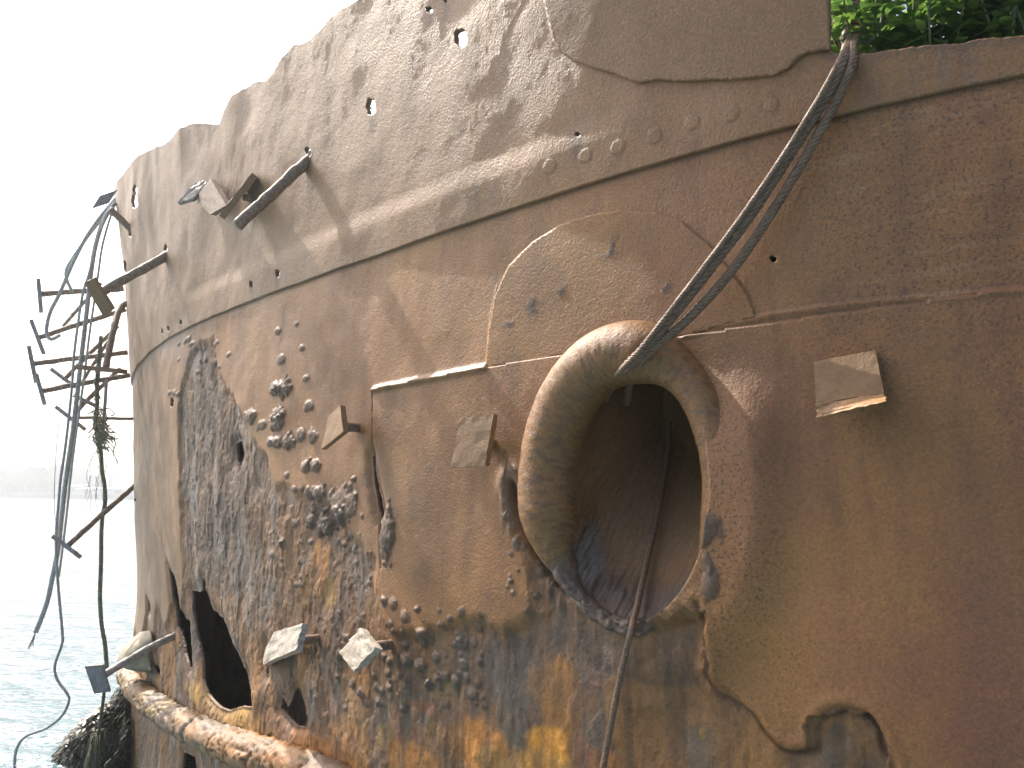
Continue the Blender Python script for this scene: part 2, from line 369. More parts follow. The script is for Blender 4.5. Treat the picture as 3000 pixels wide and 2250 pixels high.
def fields(S, Z, layer):
    zs = z_seam(S)
    n1 = fbm(S * 1.7, Z * 1.7, 4, 1); n2 = fbm(S * 6, Z * 5, 5, 2); n3 = fbm(S * 26, Z * 22, 4, 3); st = fbm(S * 22, Z * 2.4, 5, 4); st2 = fbm(S * 55, Z * 7, 4, 5)
    n4 = fbm(S * 3.1 + 40, Z * 2.2, 5, 6)
    D = ((n1 - .5) * .032 + (n2 - .5) * .009) * (.55 + .45 * ss(1.0, 3.0, S))
    C = np.zeros(S.shape + (3,)) + BROWN
    C = mixc(C, ss(.42, .68, n1) * .5, PURP); C = mixc(C, ss(.45, .62, n4) * .55, OCH)
    C = mixc(C, ss(.55, .75, n2) * .35, DARK * 1.6); C = C * (.78 + .44 * st[..., None])
    right = 1 - ss(-.1, 1.5, S)
    C = mixc(C, right * (.55 + .3 * ss(.4, .6, st)), np.array([.215, .10, .030]))
    C = mixc(C, right * ss(.5, .68, fbm(S * 4 + 8, Z * 1.6, 4, 8)) * .35, RED)
    for x, y, rx, ry, a in [(2870, 1750, 110, 320, .4), (2900, 2120, 130, 220, .45), (2860, 420, 140, 260, .3), (2560, 2000, 200, 200, .25), (2950, 1050, 80, 200, .3), (2480, 1800, 120, 120, .2)]:
        C = mixc(C, np.clip(gblob(S, Z, blob(x, y, rx, ry)) * a * (.3 + 1.4 * n3), 0, 1), RED)
    C = C * (1 + .75 * np.clip(gblob(S, Z, blob(2330, 1750, 280, 420)), 0, 1) * (1 - ss(1.1, 1.5, S)))[..., None]  # lower right lightened in colour for light from sky and water
    # thin flakes of scale with sharp edges
    fk = fbm(S * 4.2 + 3, Z * 3.6, 7, 101, .58); f1 = ss(.575, .582, fk); f2 = ss(.415, .408, fk)
    D = D - f1 * .0003; C = mixc(C, f1 * .22, PURP * .78); C = mixc(C, f2 * .2, OCH * 1.1); C = mixc(C, np.exp(-((fk - .578) / .003) ** 2) * .15, DARK * 1.6)
    sc_ = ss(.68, .72, fbm(S * 3 + Z * 90, Z * 2.5 - S * 4, 3, 103)) * ss(.5, .6, n4); C = mixc(C, sc_ * .25, np.array([.33, .22, .13]))
    R = np.full(S.shape, .52) + (n2 - .5) * .2
    spk = ss(2.2, .6, S) * (.25 + .75 * ss(.35, .6, n4)) * ss(.3, .5, n1 + .12)
    bow = ss(3.4, 5.4, S)
    C = mixc(C, bow * .7, np.array([.28, .20, .135])); C = mixc(C, bow * ss(.46, .62, st) * (.35 if layer == 'upper' else .75), np.array([.15, .12, .095])); C = mixc(C, bow * ss(.52, .7, fbm(S * 14 + 3, Z * 1.5, 4, 12)) * .55, np.array([.26, .19, .11]))  # bow paled in colour where glare veils it, with grey and brown streaks
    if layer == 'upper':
        C = mixc(C, .35 + .5 * ss(.9, 2.8, S), np.array([.24, .148, .078])); C = mixc(C, ss(2.2, 4.2, S) * .7, np.array([.255, .168, .10]))  # greyer and paler towards the bow: glare veil mixed into the plating colour
        buck = fbm(S * 2.6, Z * 1.3, 3, 15) - .5
        D = D + ss(2.0, 4.2, S) * (buck * .04 * ss(.05, .5, Z - zs)) + .055 * np.clip(Z - zs, 0, 1.3) - .006
        # the plating kinks outward just above the lap
        D = D - .008 * ss(.11, .20, Z - zs) * ss(.5, 1.3, S) * (1 - ss(3.4, 4.6, S))
        for b in DISCS:
            d = np.sqrt(((S - b[0]) / b[2]) ** 2 + ((Z - b[1]) / b[3]) ** 2)
            D = D + .0016 * (1 - ss(.8, 1.1, d)); C = mixc(C, np.exp(-((d - 1.0) / .14) ** 2) * .4, DARK * 1.6)
        C = runs(S, Z, C, RU, st, n3)
        edge = linedist(S, Z, RIM_D[::6]); C = mixc(C, (1 - ss(.0, .03, edge)) * .5, DARK)
        C = mixc(C, ss(.62, .75, st2) * ss(.5, .7, n4) * .4, GREY)
        for h in HU:
            c = h.mean(0); d = np.hypot(S - c[0], (Z - c[1] + .03) / 2.2); C = mixc(C, np.exp(-(d / .022) ** 2) * .6, DARK)
        return D, np.clip(C, .01, .8), np.clip(R, .25, .9), spk * .5
    if layer in ('doubler', 'patch'):
        C = mixc(C, np.full(S.shape, .08), GREEN if layer == 'doubler' else PURP * .95)
        if layer == 'doubler':
            D = D * .45
            for x, y, r in [(1790, 725, 26), (1640, 850, 20), (1565, 895, 20), (1492, 940, 18), (1950, 840, 16)]:
                m = gblob(S, Z, blob(x, y, r, r * 1.2)) * ss(.4, .55, fbm(S * 60, Z * 60, 3, 44)); C = mixc(C, np.clip(m * 1.2, 0, 1), DARK); D = D + m * .0012
        else:
            D = D * .25 + .055 * np.clip(Z - zs, 0, 1.3) - .006 - .008 * ss(.11, .20, Z - zs) * ss(.5, 1.3, S); C = mixc(C, np.full(S.shape, .6), np.array([.20, .122, .062]))
        return D, np.clip(C, .01, .8), np.clip(R + .08, .25, .9), spk * .4
    # ---- lower plating
    C = runs(S, Z, C, RL, st, n3)
    wS = S + (fbm(S * 9, Z * 6, 4, 21) - .5) * .10; wZ = Z + (fbm(S * 8 + 5, Z * 6, 4, 22) - .5) * .10
    M = inside(S, Z, CORR).astype(np.float32)
    M2 = inside(wS, wZ, CORR).astype(np.float32)
    M = np.maximum(M, M2 * .8)
    sd = np.full(S.shape, 1.0, np.float32); qb = (S > .3) & (S < 6.0); sd[qb] = linedist(S[qb], Z[qb], np.concatenate([CORR[::4], CORR[:1]]))
    sd = np.where(inside(S, Z, CORR), sd, -sd); lf = ss(.45, .75, S)
    MC = M * (1 - lf) + lf * ss(-.045, .08, sd + (n3 - .5) * .12 + (n2 - .5) * .07)
    M = M * (1 - lf) + lf * ss(-.02, .035, sd + (n3 - .5) * .04)
    mid = inside(S, Z, MIDPL).astype(np.float32) * (1 - M)
    D = D + mid * .010
    # flaking terraces and streaked scale inside the wasted area
    lay = np.floor(fbm(S * 6, Z * 3.6, 6, 23) * 7) / 7
    D = D + M * (-.008 - .006 * ss(1.2, 2.6, S) + .75 * ((lay - .5) * .028 + (st2 - .5) * .0035 + (fbm(S * 60, Z * 50, 4, 24) - .5) * .007 + (fbm(S * 13, Z * 10, 5, 77) - .5) * .018) * (.6 + .4 * ss(1.2, 2.6, S)))
    e0 = fbm(S * 12, Z * 4.0, 5, 25); e1 = fbm(S * 5 + 9, Z * 2.6, 5, 26); e2 = fbm(S * 30, Z * 5, 4, 27); e3 = fbm(S * 9 + 30, Z * 3, 5, 28)
    CC = np.zeros_like(C) + np.array([.20, .118, .066])
    CC = mixc(CC, ss(.42, .64, e1) * .8, np.array([.155, .098, .066])); CC = mixc(CC, ss(.48, .66, e0) * .55, GREY); CC = mixc(CC, ss(.55, .7, e2) * .45, DARK); CC = mixc(CC, ss(.55, .72, e3) * .6, ORANGE * .5)
    low = 1 - ss(.2, .75, Z - z_belt(S) + (e1 - .5) * .5)
    CC = mixc(CC, low * ss(.40, .58, e3) * .8, ORANGE * .85); CC = mixc(CC, low * ss(.52, .64, e0 * .5 + e3 * .5) * .45, YEL * .45)
    for x, y, rx, ry, c, a in [(570, 1300, 60, 190, GREY * .72, .75), (640, 1580, 80, 160, GREY * .62, .8), (600, 1120, 60, 90, GREY * 1.1, .5), (720, 1380, 60, 100, GREY * 1.1, .5), (760, 1690, 60, 120, GREY * 1.05, .6), (925, 1660, 28, 95, np.array([.42, .19, .045]), .9), (905, 1720, 36, 80, ORANGE * .8, .8),
                                (955, 1740, 18, 60, YEL * .7, .7), (830, 1620, 90, 120, BROWN * .8, .6), (860, 1780, 60, 130, ORANGE * .45, .6), (690, 2100, 80, 50, np.array([.46, .27, .05]), .95), (620, 2065, 80, 40, np.array([.34, .20, .055]), .8), (560, 2030, 30, 30, YEL, .6), (760, 2110, 50, 60, ORANGE * .6, .7), (850, 2130, 120, 50, np.array([.20, .10, .055]), .7),
                                (950, 2060, 60, 60, np.array([.16, .085, .055]), .7), (1045, 2000, 40, 100, np.array([.30, .13, .04]), .5), (1110, 2090, 26, 50, GREY * 1.3, .6), (1118, 2160, 14, 40, YEL * .8, .7), (1165, 2150, 7, 100, np.array([.25, .10, .05]), .8), (1480, 1980, 80, 100, GREY * .9, .6), (1330, 2150, 60, 80, np.array([.32, .14, .04]), .8), (1230, 2180, 60, 60, np.array([.26, .12, .045]), .7), (1480, 1850, 40, 60, DARK * 1.3, .8),
                                (1260, 2080, 60, 20, np.array([.30, .11, .04]), .7), (1300, 2100, 70, 40, np.array([.14, .065, .04]), .6), (1210, 2230, 80, 60, np.array([.44, .19, .035]), 1.0), (1000, 2180, 50, 90, np.array([.36, .16, .04]), .8), (900, 2180, 60, 40, np.array([.44, .19, .04]), .9), (1770, 2240, 50, 50, np.array([.30, .13, .04]), .8), (1400, 2190, 90, 90, np.array([.42, .18, .035]), 1.15), (1440, 2240, 60, 60, YEL * .6, .5), (1640, 2070, 60, 140, np.array([.36, .16, .035]), 1.1), (1600, 2010, 70, 60, np.array([.24, .13, .05]), .6), (1610, 2190, 75, 62, np.array([.68, .31, .04]), 1.3), (1590, 2250, 95, 50, np.array([.50, .26, .05]), 1.1), (1690, 2200, 40, 60, np.array([.22, .085, .04]), .8),
                                (1740, 2130, 45, 60, GREY * .75, .5), (1700, 2060, 40, 60, np.array([.22, .11, .05]), .7), (1740, 1980, 45, 60, np.array([.15, .09, .075]), .7), (1860, 2110, 40, 18, np.array([.22, .10, .055]), .7), (1930, 2060, 190, 80, np.array([.25, .13, .055]), 1.0), (1900, 2180, 120, 100, np.array([.25, .125, .045]), 1.0), (2050, 2200, 60, 80, GREY * .9, .7), (2052, 2150, 12, 22, YEL * .6, .9), (2170, 2200, 90, 110, np.array([.33, .165, .05]), .95),
                                (2470, 2160, 90, 70, np.array([.33, .17, .05]), .95), (2450, 2180, 50, 60, np.array([.10, .072, .055]), .7), (2400, 2225, 60, 40, np.array([.115, .085, .07]), .6), (1990, 1900, 90, 60, DARK * 1.9, .7), (1620, 1830, 60, 60, GREY * .8, .7), (1760, 1900, 120, 60, DARK * 1.7, .7), (1900, 1960, 160, 40, DARK * 1.5, .6), (1000, 1850, 40, 120, np.array([.09, .06, .05]), .6)]:
        m = gblob(S, Z, blob(x, y, rx, ry), 1.1, 2.2); m = np.clip(ss(.25, .6, m * (.55 + .9 * e2)) * a, 0, 1)
        CC = mixc(CC, m, c)
    CC = mixc(CC, ss(.5, .66, fbm(S * 34, Z * 3.2, 4, 92)) * .45, DARK * 1.2); CC = mixc(CC, ss(.56, .7, fbm(S * 26 + 9, Z * 2.6, 4, 93)) * .35, np.array([.26, .14, .06])); CC = CC * (.62 + .76 * fbm(S * 40, Z * 28, 4, 29)[..., None])
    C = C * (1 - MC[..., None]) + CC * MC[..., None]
    R = R * (1 - M) + M * (.62 - .28 * ss(.55, .7, e0))
    spk = spk * (1 - M)
    # dark grey zone under the lap seam at the bow, and a dark line along the lap
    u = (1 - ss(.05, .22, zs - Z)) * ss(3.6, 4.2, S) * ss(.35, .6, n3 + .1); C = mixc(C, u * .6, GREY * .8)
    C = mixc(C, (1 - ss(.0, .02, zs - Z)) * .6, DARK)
    # bubbles of rust
    for cs, cz, rs, rz, hgt in BL_SZ:
        q = (np.abs(S - cs) < rs * 1.3) & (np.abs(Z - cz) < rz * 1.3)
        if not q.any(): continue
        d = np.sqrt(((S[q] - cs) / rs) ** 2 + ((Z[q] - cz) / rz) ** 2) * (1 + 1.1 * (fbm(S[q] * 38 + cs, Z[q] * 30, 3, 95) - .5))
        bump = np.clip(1 - d * d, 0, 1) ** .7 * min(rs, rz) * .42 * hgt * (.6 + .8 * fbm(S[q] * 60, Z[q] * 60, 3, 91))
        D[q] += bump; C[q] = mixc(C[q], (1 - ss(.75, 1.05, d)) * .75, np.array([.105, .078, .064]) * (.7 + .6 * n3[q][:, None])); spk[q] *= ss(.9, 1.1, d)
        C[q] = mixc(C[q], np.exp(-((d - 1.0) / .12) ** 2) * .6, DARK)
    # welds, butt joint, cracks
    for ln, wdt, hh, a in [(SEAM2, .011, .013, .5), (SEAM3, .008, .004, 0), (SEAM4, .006, .003, .2)]:
        d = linedist(S, Z, ln); w = np.exp(-(d / wdt) ** 2); D = D + w * hh * (.5 + n3); C = mixc(C, w * a, np.array([.30, .21, .13]))
        C = mixc(C, np.exp(-((d - wdt * 1.6) / (wdt * .5)) ** 2) * .35, DARK)
    d = linedist(S, Z, BUTT); w = np.exp(-(d / .006) ** 2); D = D - w * .014; C = mixc(C, w * .8, DARK * .8)
    d = linedist(S, Z, CRACK); w = np.exp(-(d / .007) ** 2); D = D - w * .008; C = mixc(C, w * .6, DARK * 1.4); D = D + np.exp(-((d - .02) / .012) ** 2) * .004 * (1 - M)
    d = linedist(S, Z, LIPGAP); w = np.exp(-(d / .012) ** 2); D = D - w * .02; C = mixc(C, w * .9, DARK * .7); w2 = np.exp(-((d - .035) / .025) ** 2) * ss(.4, .65, e2); C = mixc(C, w2 * .8, np.array([.16, .095, .055])); D = D + w2 * .012
    # the plating swells out to meet the hawse lip
    q = np.sqrt(((S - HC[0]) / (LIP_A + LIP_R)) ** 2 + ((Z - HC[1]) / (LIP_B + LIP_R)) ** 2)
    D = D + .058 * np.exp(-np.clip(q - 1, 0, 9) ** 2 / .045) * (1 - M * .6) * (1 - ss(HC[0] - .1, HC[0] + .25, S)) * (1 - ss(HC[1] + .05, HC[1] + .32, Z))
    for h in HL[:9]:
        dd = np.full(S.shape, 9.0); lo = h.min(0) - .08; hi = h.max(0) + .08
        b = (S > lo[0]) & (S < hi[0]) & (Z > lo[1]) & (Z < hi[1])
        if b.any():
            x = linedist(S[b], Z[b], h[::4]); D[b] += -np.exp(-(x / .03) ** 2) * .016 + np.exp(-(x / .006) ** 2) * .004; C[b] = mixc(C[b], np.exp(-(x / .010) ** 2) * .6, np.array([.085, .05, .034]))
    # wet, weedy foot of the hull
    foot = 1 - ss(.0, .45, Z + (e1 - .5) * .4); C = mixc(C, foot * .75, np.array([.045, .042, .034])); R = R - foot * .15
    return D, np.clip(C, .008, .8), np.clip(R, .22, .9), np.clip(spk, 0, 1)

def sheet(name, S, Z, layer, off, keep, outlines, thick, parent, m=M_HULL):
    """a plate of the hull: grid in (arc length, height), cut to its outline, bent and dented, with its thickness shown at the edges"""
    ni, nj = S.shape
    cell = keep
    cnt = np.zeros((ni, nj), np.int8)
    for a, b in ((0, 0), (1, 0), (0, 1), (1, 1)): cnt[a:ni - 1 + a, b:nj - 1 + b] += cell
    bnd = (cnt > 0) & (cnt < 4); bnd[0] = bnd[-1] = False; bnd[:, 0] = bnd[:, -1] = False
    if outlines:
        O = np.concatenate(outlines); ii, jj = np.nonzero(bnd)
        for c0 in range(0, len(ii), 400):
            i_, j_ = ii[c0:c0 + 400], jj[c0:c0 + 400]
            d = (S[i_, j_][:, None] - O[None, :, 0]) ** 2 + (Z[i_, j_][:, None] - O[None, :, 1]) ** 2
            k = d.argmin(1); g = np.sqrt(d[np.arange(len(k)), k]); lim = np.maximum(.014, (S[np.minimum(i_ + 1, ni - 1), j_] - S[i_, j_]) * 1.6)
            w = g < lim
            S[i_[w], j_[w]] = O[k[w], 0]; Z[i_[w], j_[w]] = O[k[w], 1]
    D, C, R, Sp = fields(S, Z, layer); C = C * np.array([1.03, .955, .82])
    P = surf(S, Z, D + off)
    used = cnt > 0; idx = np.full((ni, nj), -1, np.int64); idx[used] = np.arange(used.sum())
    ci, cj = np.nonzero(cell)
    Fq = np.stack([idx[ci, cj], idx[ci, cj + 1], idx[ci + 1, cj + 1], idx[ci + 1, cj]], 1)
    V = P[used]; C = C[used]; R = R[used]; Sp = Sp[used]; Su = S[used]
    # edge thickness
    E = np.concatenate([Fq[:, [0, 1]], Fq[:, [1, 2]], Fq[:, [2, 3]], Fq[:, [3, 0]]])
    key = np.sort(E, 1); key = key[:, 0] * 10000000 + key[:, 1]
    uq, first, ct = np.unique(key, return_index=True, return_counts=True)
    BE = E[first[ct == 1]]
    bv, inv = np.unique(BE, return_inverse=True); inv = inv.reshape(BE.shape)
    a = np.interp(Su[bv], SG, AG); Vb = V[bv] + np.stack([np.sin(a) * thick, np.cos(a) * thick, np.zeros(len(a))], 1)
    base = len(V)
    Fs = np.stack([BE[:, 1], BE[:, 0], base + inv[:, 0], base + inv[:, 1]], 1)
    V = np.concatenate([V, Vb]); C = np.concatenate([C, C[bv] * .7]); R = np.concatenate([R, R[bv]]); Sp = np.concatenate([Sp, Sp[bv]])
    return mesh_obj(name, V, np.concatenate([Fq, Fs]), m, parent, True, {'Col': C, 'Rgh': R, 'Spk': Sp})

WRECK = empty('shipwreck', (0, 0, 0), 'huge rusted steel ship bow with hawse hole and jagged broken bulwark', 'shipwreck')
def scols():
    s = [-.55 * K]
    while s[-1] < 8.9 * K:
        x = s[-1]; s.append(s[-1] + RES * np.interp(x, [-.4, 1.5, 3.2, 4.6, 6.4], [.0030, .0040, .0052, .0068, .010]))
    return np.concatenate([np.linspace(-8 * K, -.58 * K, 120), s, np.linspace(8.95 * K, 24 * K, 220)])
SCOL = scols()
def midcell(S, Z): return (S[:-1, :-1] + S[1:, 1:]) / 2, (Z[:-1, :-1] + Z[1:, 1:]) / 2
# lower plating
nv = int(700 / RES); v = np.linspace(0, 1, nv)
S = np.repeat(SCOL[:, None], nv, 1); Zt = z_seam(SCOL) + .04; Z = -.35 + (Zt[:, None] + .35) * v[None]
cs, cz = midcell(S, Z); keep = np.ones(cs.shape, bool)
for h in HL: keep &= ~inside(cs, cz, h)
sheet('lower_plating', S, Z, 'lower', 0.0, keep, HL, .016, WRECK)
# upper plating and bulwark, lapping over the lower strake
nv = int(300 / RES); v = np.linspace(0, 1, nv)
S = np.repeat(SCOL[:, None], nv, 1); Zb = z_seam(SCOL)
zmax = np.interp(SCOL, [-1, 0, 1.0, 3, 5.5, 7], [4.0, 4.0, 4.0, 4.2, 4.4, 4.4]); zmax = np.maximum(zmax, RIM_D[:, 1].max() + .03)
Z = Zb[:, None] + (zmax - Zb)[:, None] * v[None]
cs, cz = midcell(S, Z); keep = inside(cs, cz, RIM_POLY)
for h in HU: keep &= ~inside(cs, cz, h)
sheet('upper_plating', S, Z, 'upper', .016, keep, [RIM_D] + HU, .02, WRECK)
def plate(name, px, layer, off, thick, jag, step=.006, seed=3):
    O = dense(hp(px), .003, jag, 30, seed=seed); lo = O.min(0) - .02; hi = O.max(0) + .02
    S, Z = np.meshgrid(np.arange(lo[0], hi[0], step * RES), np.arange(lo[1], hi[1], step * RES), indexing='ij')
    cs, cz = midcell(S, Z)
    return sheet(name, S, Z, layer, off, inside(cs, cz, O), [O], thick, WRECK)
plate('bulwark_patch', [(1596, -150), (1606, -40), (1618, 20), (1632, 90), (1640, 130), (1656, 165), (1700, 192), (1760, 214), (1830, 234), (1890, 257), (1935, 247), (2060, 249), (2200, 243), (2280, 232), (2322, 214), (2350, 182), (2380, 166), (2440, 158), (2440, -255), (2000, -262), (1700, -232)], 'patch', .026, .014, .004)
plate('doubler_plate', [(1424, 1080), (1434, 960), (1450, 870), (1490, 780), (1560, 710), (1640, 660), (1730, 630), (1820, 616), (1920, 622), (2000, 650), (2080, 716), (2140, 790), (2190, 860), (2215, 930), (2010, 986)], 'doubler', .0045, .008, .002)

# hawse lip and pipe
def hawse():
    nphi, Pr = 420, []
    for i in range(-4, 27): Pr.append(('lip', math.radians(-40 + i * 9)))
    for i in range(1, 46): Pr.append(('pipe', i / 45))
    s0, z0 = HC; T = np.array(tan(s0)); Nn = np.array(nrm(s0)); U = np.array([0, 0, 1.0])
    C0 = surf(s0, z0)
    ph = np.linspace(0, 2 * np.pi, nphi, endpoint=False)
    V = np.zeros((len(Pr), nphi, 3)); A = np.zeros((len(Pr), nphi)); 
    botm = ss(-.15, -.85, np.sin(ph))
    rr = LIP_R * (1 - .74 * botm) * (1 - .42 * ss(-.1, -.75, np.cos(ph)))
    # follow the plating: surface point on the ring
    RS = s0 + LIP_A * np.cos(ph); RZ = z0 + LIP_B * np.sin(ph)
    base = surf(RS, RZ, .0)
    rad = np.stack([np.cos(ph) / LIP_A, np.sin(ph) / LIP_B], 1); rad /= np.linalg.norm(rad, axis=1)[:, None]
    R3 = rad[:, :1] * T + rad[:, 1:] * U
    last = None
    for k, (kind, q) in enumerate(Pr):
        if kind == 'lip':
            V[k] = base + R3 * (rr * math.cos(q))[:, None] + Nn * (rr * math.sin(q) * 1.05 + .01)[:, None]
            last = V[k].copy()
        else:
            dpt = .48 * q; sc = 1 - .10 * q
            ctr = base.mean(0)
            V[k] = ctr + (last - ctr) * sc - Nn * dpt + U * (.42 * q)
    cen = V[-1].mean(0)
    P = V.reshape(-1, 3)
    phg = np.tile(ph, (len(Pr), 1)); kg = np.repeat(np.arange(len(Pr))[:, None], nphi, 1) / len(Pr)
    x = np.cos(phg) * (1.0 + 2.2 * kg); y = np.sin(phg) * (1.0 + 2.2 * kg)
    n1 = fbm(x * 3 + 20, y * 3, 5, 61); n2 = fbm(x * 12, y * 12, 4, 62); n3 = fbm(x * 30, y * 30, 3, 63)
    low = np.tile(botm, (len(Pr), 1))
    crust = ss(.35, .6, low * .75 + (n1 - .5) * .7 + .05)
    crust = crust * (1 - .8 * ss(.44, .54, kg))
    fl0 = ss(.57, .60, fbm(x * 9 + 3, y * 9, 6, 64)); d = -fl0 * .0003 + (n2 - .5) * .005 * (1 + 3.0 * crust) + (n3 - .5) * .002 + crust * (np.floor(n1 * 8) / 8 - .5) * .035
    cc = P.reshape(len(Pr), nphi, 3); dirn = np.where(kg[..., None] < 31 / len(Pr), Nn[None, None], -R3[None])
    P = (cc + dirn * d[..., None]).reshape(-1, 3)
    C = np.zeros((len(Pr), nphi, 3)) + np.array([.255, .122, .038]); C = mixc(C, ss(.45, .65, n1) * .5, BROWN); C = mixc(C, ss(.55, .7, n2) * .3, ORANGE * .6)
    fl = ss(.57, .60, fbm(x * 9 + 3, y * 9, 6, 64)); C = mixc(C, fl * .18, np.array([.15, .085, .045])); C = mixc(C, ss(.6, .63, fbm(x * 22, y * 22, 4, 65)) * .5, DARK * 1.5)
    inn = ss(.42, .62, kg); C = mixc(C, inn * .7, np.array([.42, .26, .14]))  # pipe wall painted lighter inward, as if veiled by haze
    C = mixc(C, crust * .85, np.array([.115, .085, .064])); C = mixc(C, crust * ss(.52, .66, n2) * .45, GREY * 1.1)
    for p0, k0, wp, wk, cl in [(5.5, .46, .24, .07, GREY * 1.5), (3.45, .47, .34, .07, GREY * 1.15), (4.0, .42, .3, .07, np.array([.12, .10, .085]))]:
        m = np.exp(-((phg - p0) / wp) ** 2 - ((kg - k0) / wk) ** 2); C = mixc(C, ss(.3, .55, m * (.6 + .8 * n2)) * .9, cl)
    C = C * (.75 + .5 * n3[..., None])
    i = np.arange(len(Pr) - 1)[:, None]; j = np.arange(nphi)[None]; j2 = (j + 1) % nphi
    Fq = np.stack([i * nphi + j + 0 * i, i * nphi + j2, (i + 1) * nphi + j2, (i + 1) * nphi + j], -1).reshape(-1, 4)
    nb = len(P); P = np.concatenate([P, [cen]]); Ca = np.concatenate([C.reshape(-1, 3), [[.10, .07, .045]]])
    last = (len(Pr) - 1) * nphi; jj = np.arange(nphi)
    Fc = np.stack([last + jj, last + (jj + 1) % nphi, np.full(nphi, nb), np.full(nphi, nb)], 1)
    nl = 31
    lipF = Fq[:(nl - 1) * nphi]; pipF = Fq[(nl - 1) * nphi:]
    at0 = lambda C: {'Col': np.clip(C, .008, .8), 'Rgh': np.full(len(C), .55), 'Spk': np.full(len(C), .15)}
    lip = mesh_obj('hawse_lip', P[:nl * nphi], lipF[:, ::-1].copy(), M_HULL, WRECK, True, at0(Ca[:nl * nphi]))
    off = (nl - 1) * nphi
    faces = [tuple(f - off) for f in pipF[:, ::-1]] + [tuple(f[[1, 0, 2]] - off) for f in Fc]
    mesh_obj('hawse_pipe', P[off:], faces, M_HULL, WRECK, True, at0(Ca[off:]))
hawse()

# belting round the foot of the bow
def belting():
    s = np.concatenate([np.linspace(-8 * K, .5, 60), np.arange(.5, 9.4 * K, .012 * RES), np.linspace(9.4 * K, 24 * K, 120)])
    npf = 30; a = np.radians(np.linspace(-95, 95, npf)); S2 = np.repeat(s[:, None], npf, 1); A2 = np.repeat(a[None], len(s), 0)
    r = .072
    L = A2 * r; n1 = fbm(S2 * 5, L * 12 + 5, 5, 81); n2 = fbm(S2 * 22, L * 40, 4, 82); n3 = fbm(S2 * 60, L * 60, 3, 83)
    ring = np.abs(fbm(S2 * 9 + L * 3, L * 2 + 3, 4, 84) - .5)
    cr = np.exp(-(ring / .012) ** 2); lng = np.exp(-((np.abs(fbm(S2 * 4, L * 26, 4, 85) - .5)) / .014) ** 2)
    R = r * (1 + .25 * (n1 - .5)) + (n2 - .5) * .016 + (n3 - .5) * .006 - (cr + lng) * .011
    zb = z_belt(S2)
    P = surf(S2, zb + np.sin(A2) * R, 0); al = np.interp(S2, SG, AG)
    o = np.cos(A2) * R * 1.15
    P = P + np.stack([-np.sin(al) * o, -np.cos(al) * o, 0 * o], -1)
    C = np.zeros(S2.shape + (3,)) + np.array([.17, .13, .085]); C = mixc(C, ss(.42, .6, n1) * .8, ORANGE * .8); right = ss(4.2, 2.6, S2)
    C = mixc(C, right * (.45 + .5 * ss(.35, .6, n1)), np.array([.48, .20, .04])); C = mixc(C, ss(.5, .66, fbm(S2 * 7 + 3, L * 14, 4, 86)) * .7, YEL * .8); C = mixc(C, ss(.5, .62, n2) * .45, np.array([.27, .165, .06])); C = mixc(C, ss(.55, .7, fbm(S2 * 3, L * 9, 4, 88)) * .5, GREY * 1.1)
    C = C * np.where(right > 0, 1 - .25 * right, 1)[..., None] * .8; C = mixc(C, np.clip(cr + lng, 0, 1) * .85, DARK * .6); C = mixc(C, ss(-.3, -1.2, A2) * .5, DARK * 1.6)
    C = C * (.7 + .6 * n3[..., None])
    ni, nj = S2.shape; i = np.arange(ni - 1)[:, None]; j = np.arange(nj - 1)[None]
    Fq = np.stack([i * nj + j, i * nj + j + 1, (i + 1) * nj + j + 1, (i + 1) * nj + j], -1).reshape(-1, 4)
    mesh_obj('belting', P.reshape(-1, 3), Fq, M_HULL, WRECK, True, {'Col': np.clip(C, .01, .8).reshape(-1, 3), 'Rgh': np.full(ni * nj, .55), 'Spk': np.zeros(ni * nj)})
belting()

# deck inside the bulwark, and a dark inner bulkhead behind the wasted plates
def deck():
    n = 160; sn = np.linspace(-8 * K, 10.3 * K, n); sf = np.linspace(24 * K, 10.7 * K, n)
    V = []; Fc = []
    for a, b in zip(sn, sf):
        za = float(z_seam(a)) + .0
        p = surf(a, za, -.03); q = surf(b, za, -.03)
        for t in np.linspace(0, 1, 12): V.append(p * (1 - t) + q * t + np.array([0, 0, .0]))
    for i in range(n - 1):
        for j in range(11): k = i * 12 + j; Fc.append((k, k + 1, k + 13, k + 12))
    mesh_obj('deck', V, Fc, M_SOIL, WRECK)
    V = []; Fc = []
    sb = np.linspace(1.5, 10.0 * K, 80)
    for a in sb:
        for z in np.linspace(-.3, float(z_seam(a)) - .05, 8): V.append(surf(a, z, -.55 - .05 * math.sin(a * 9)))
    for i in range(79):
        for j in range(7): k = i * 8 + j; Fc.append((k, k + 1, k + 9, k + 8))
    mesh_obj('inner_bulkhead', V, Fc, M_INNER, WRECK)
deck()

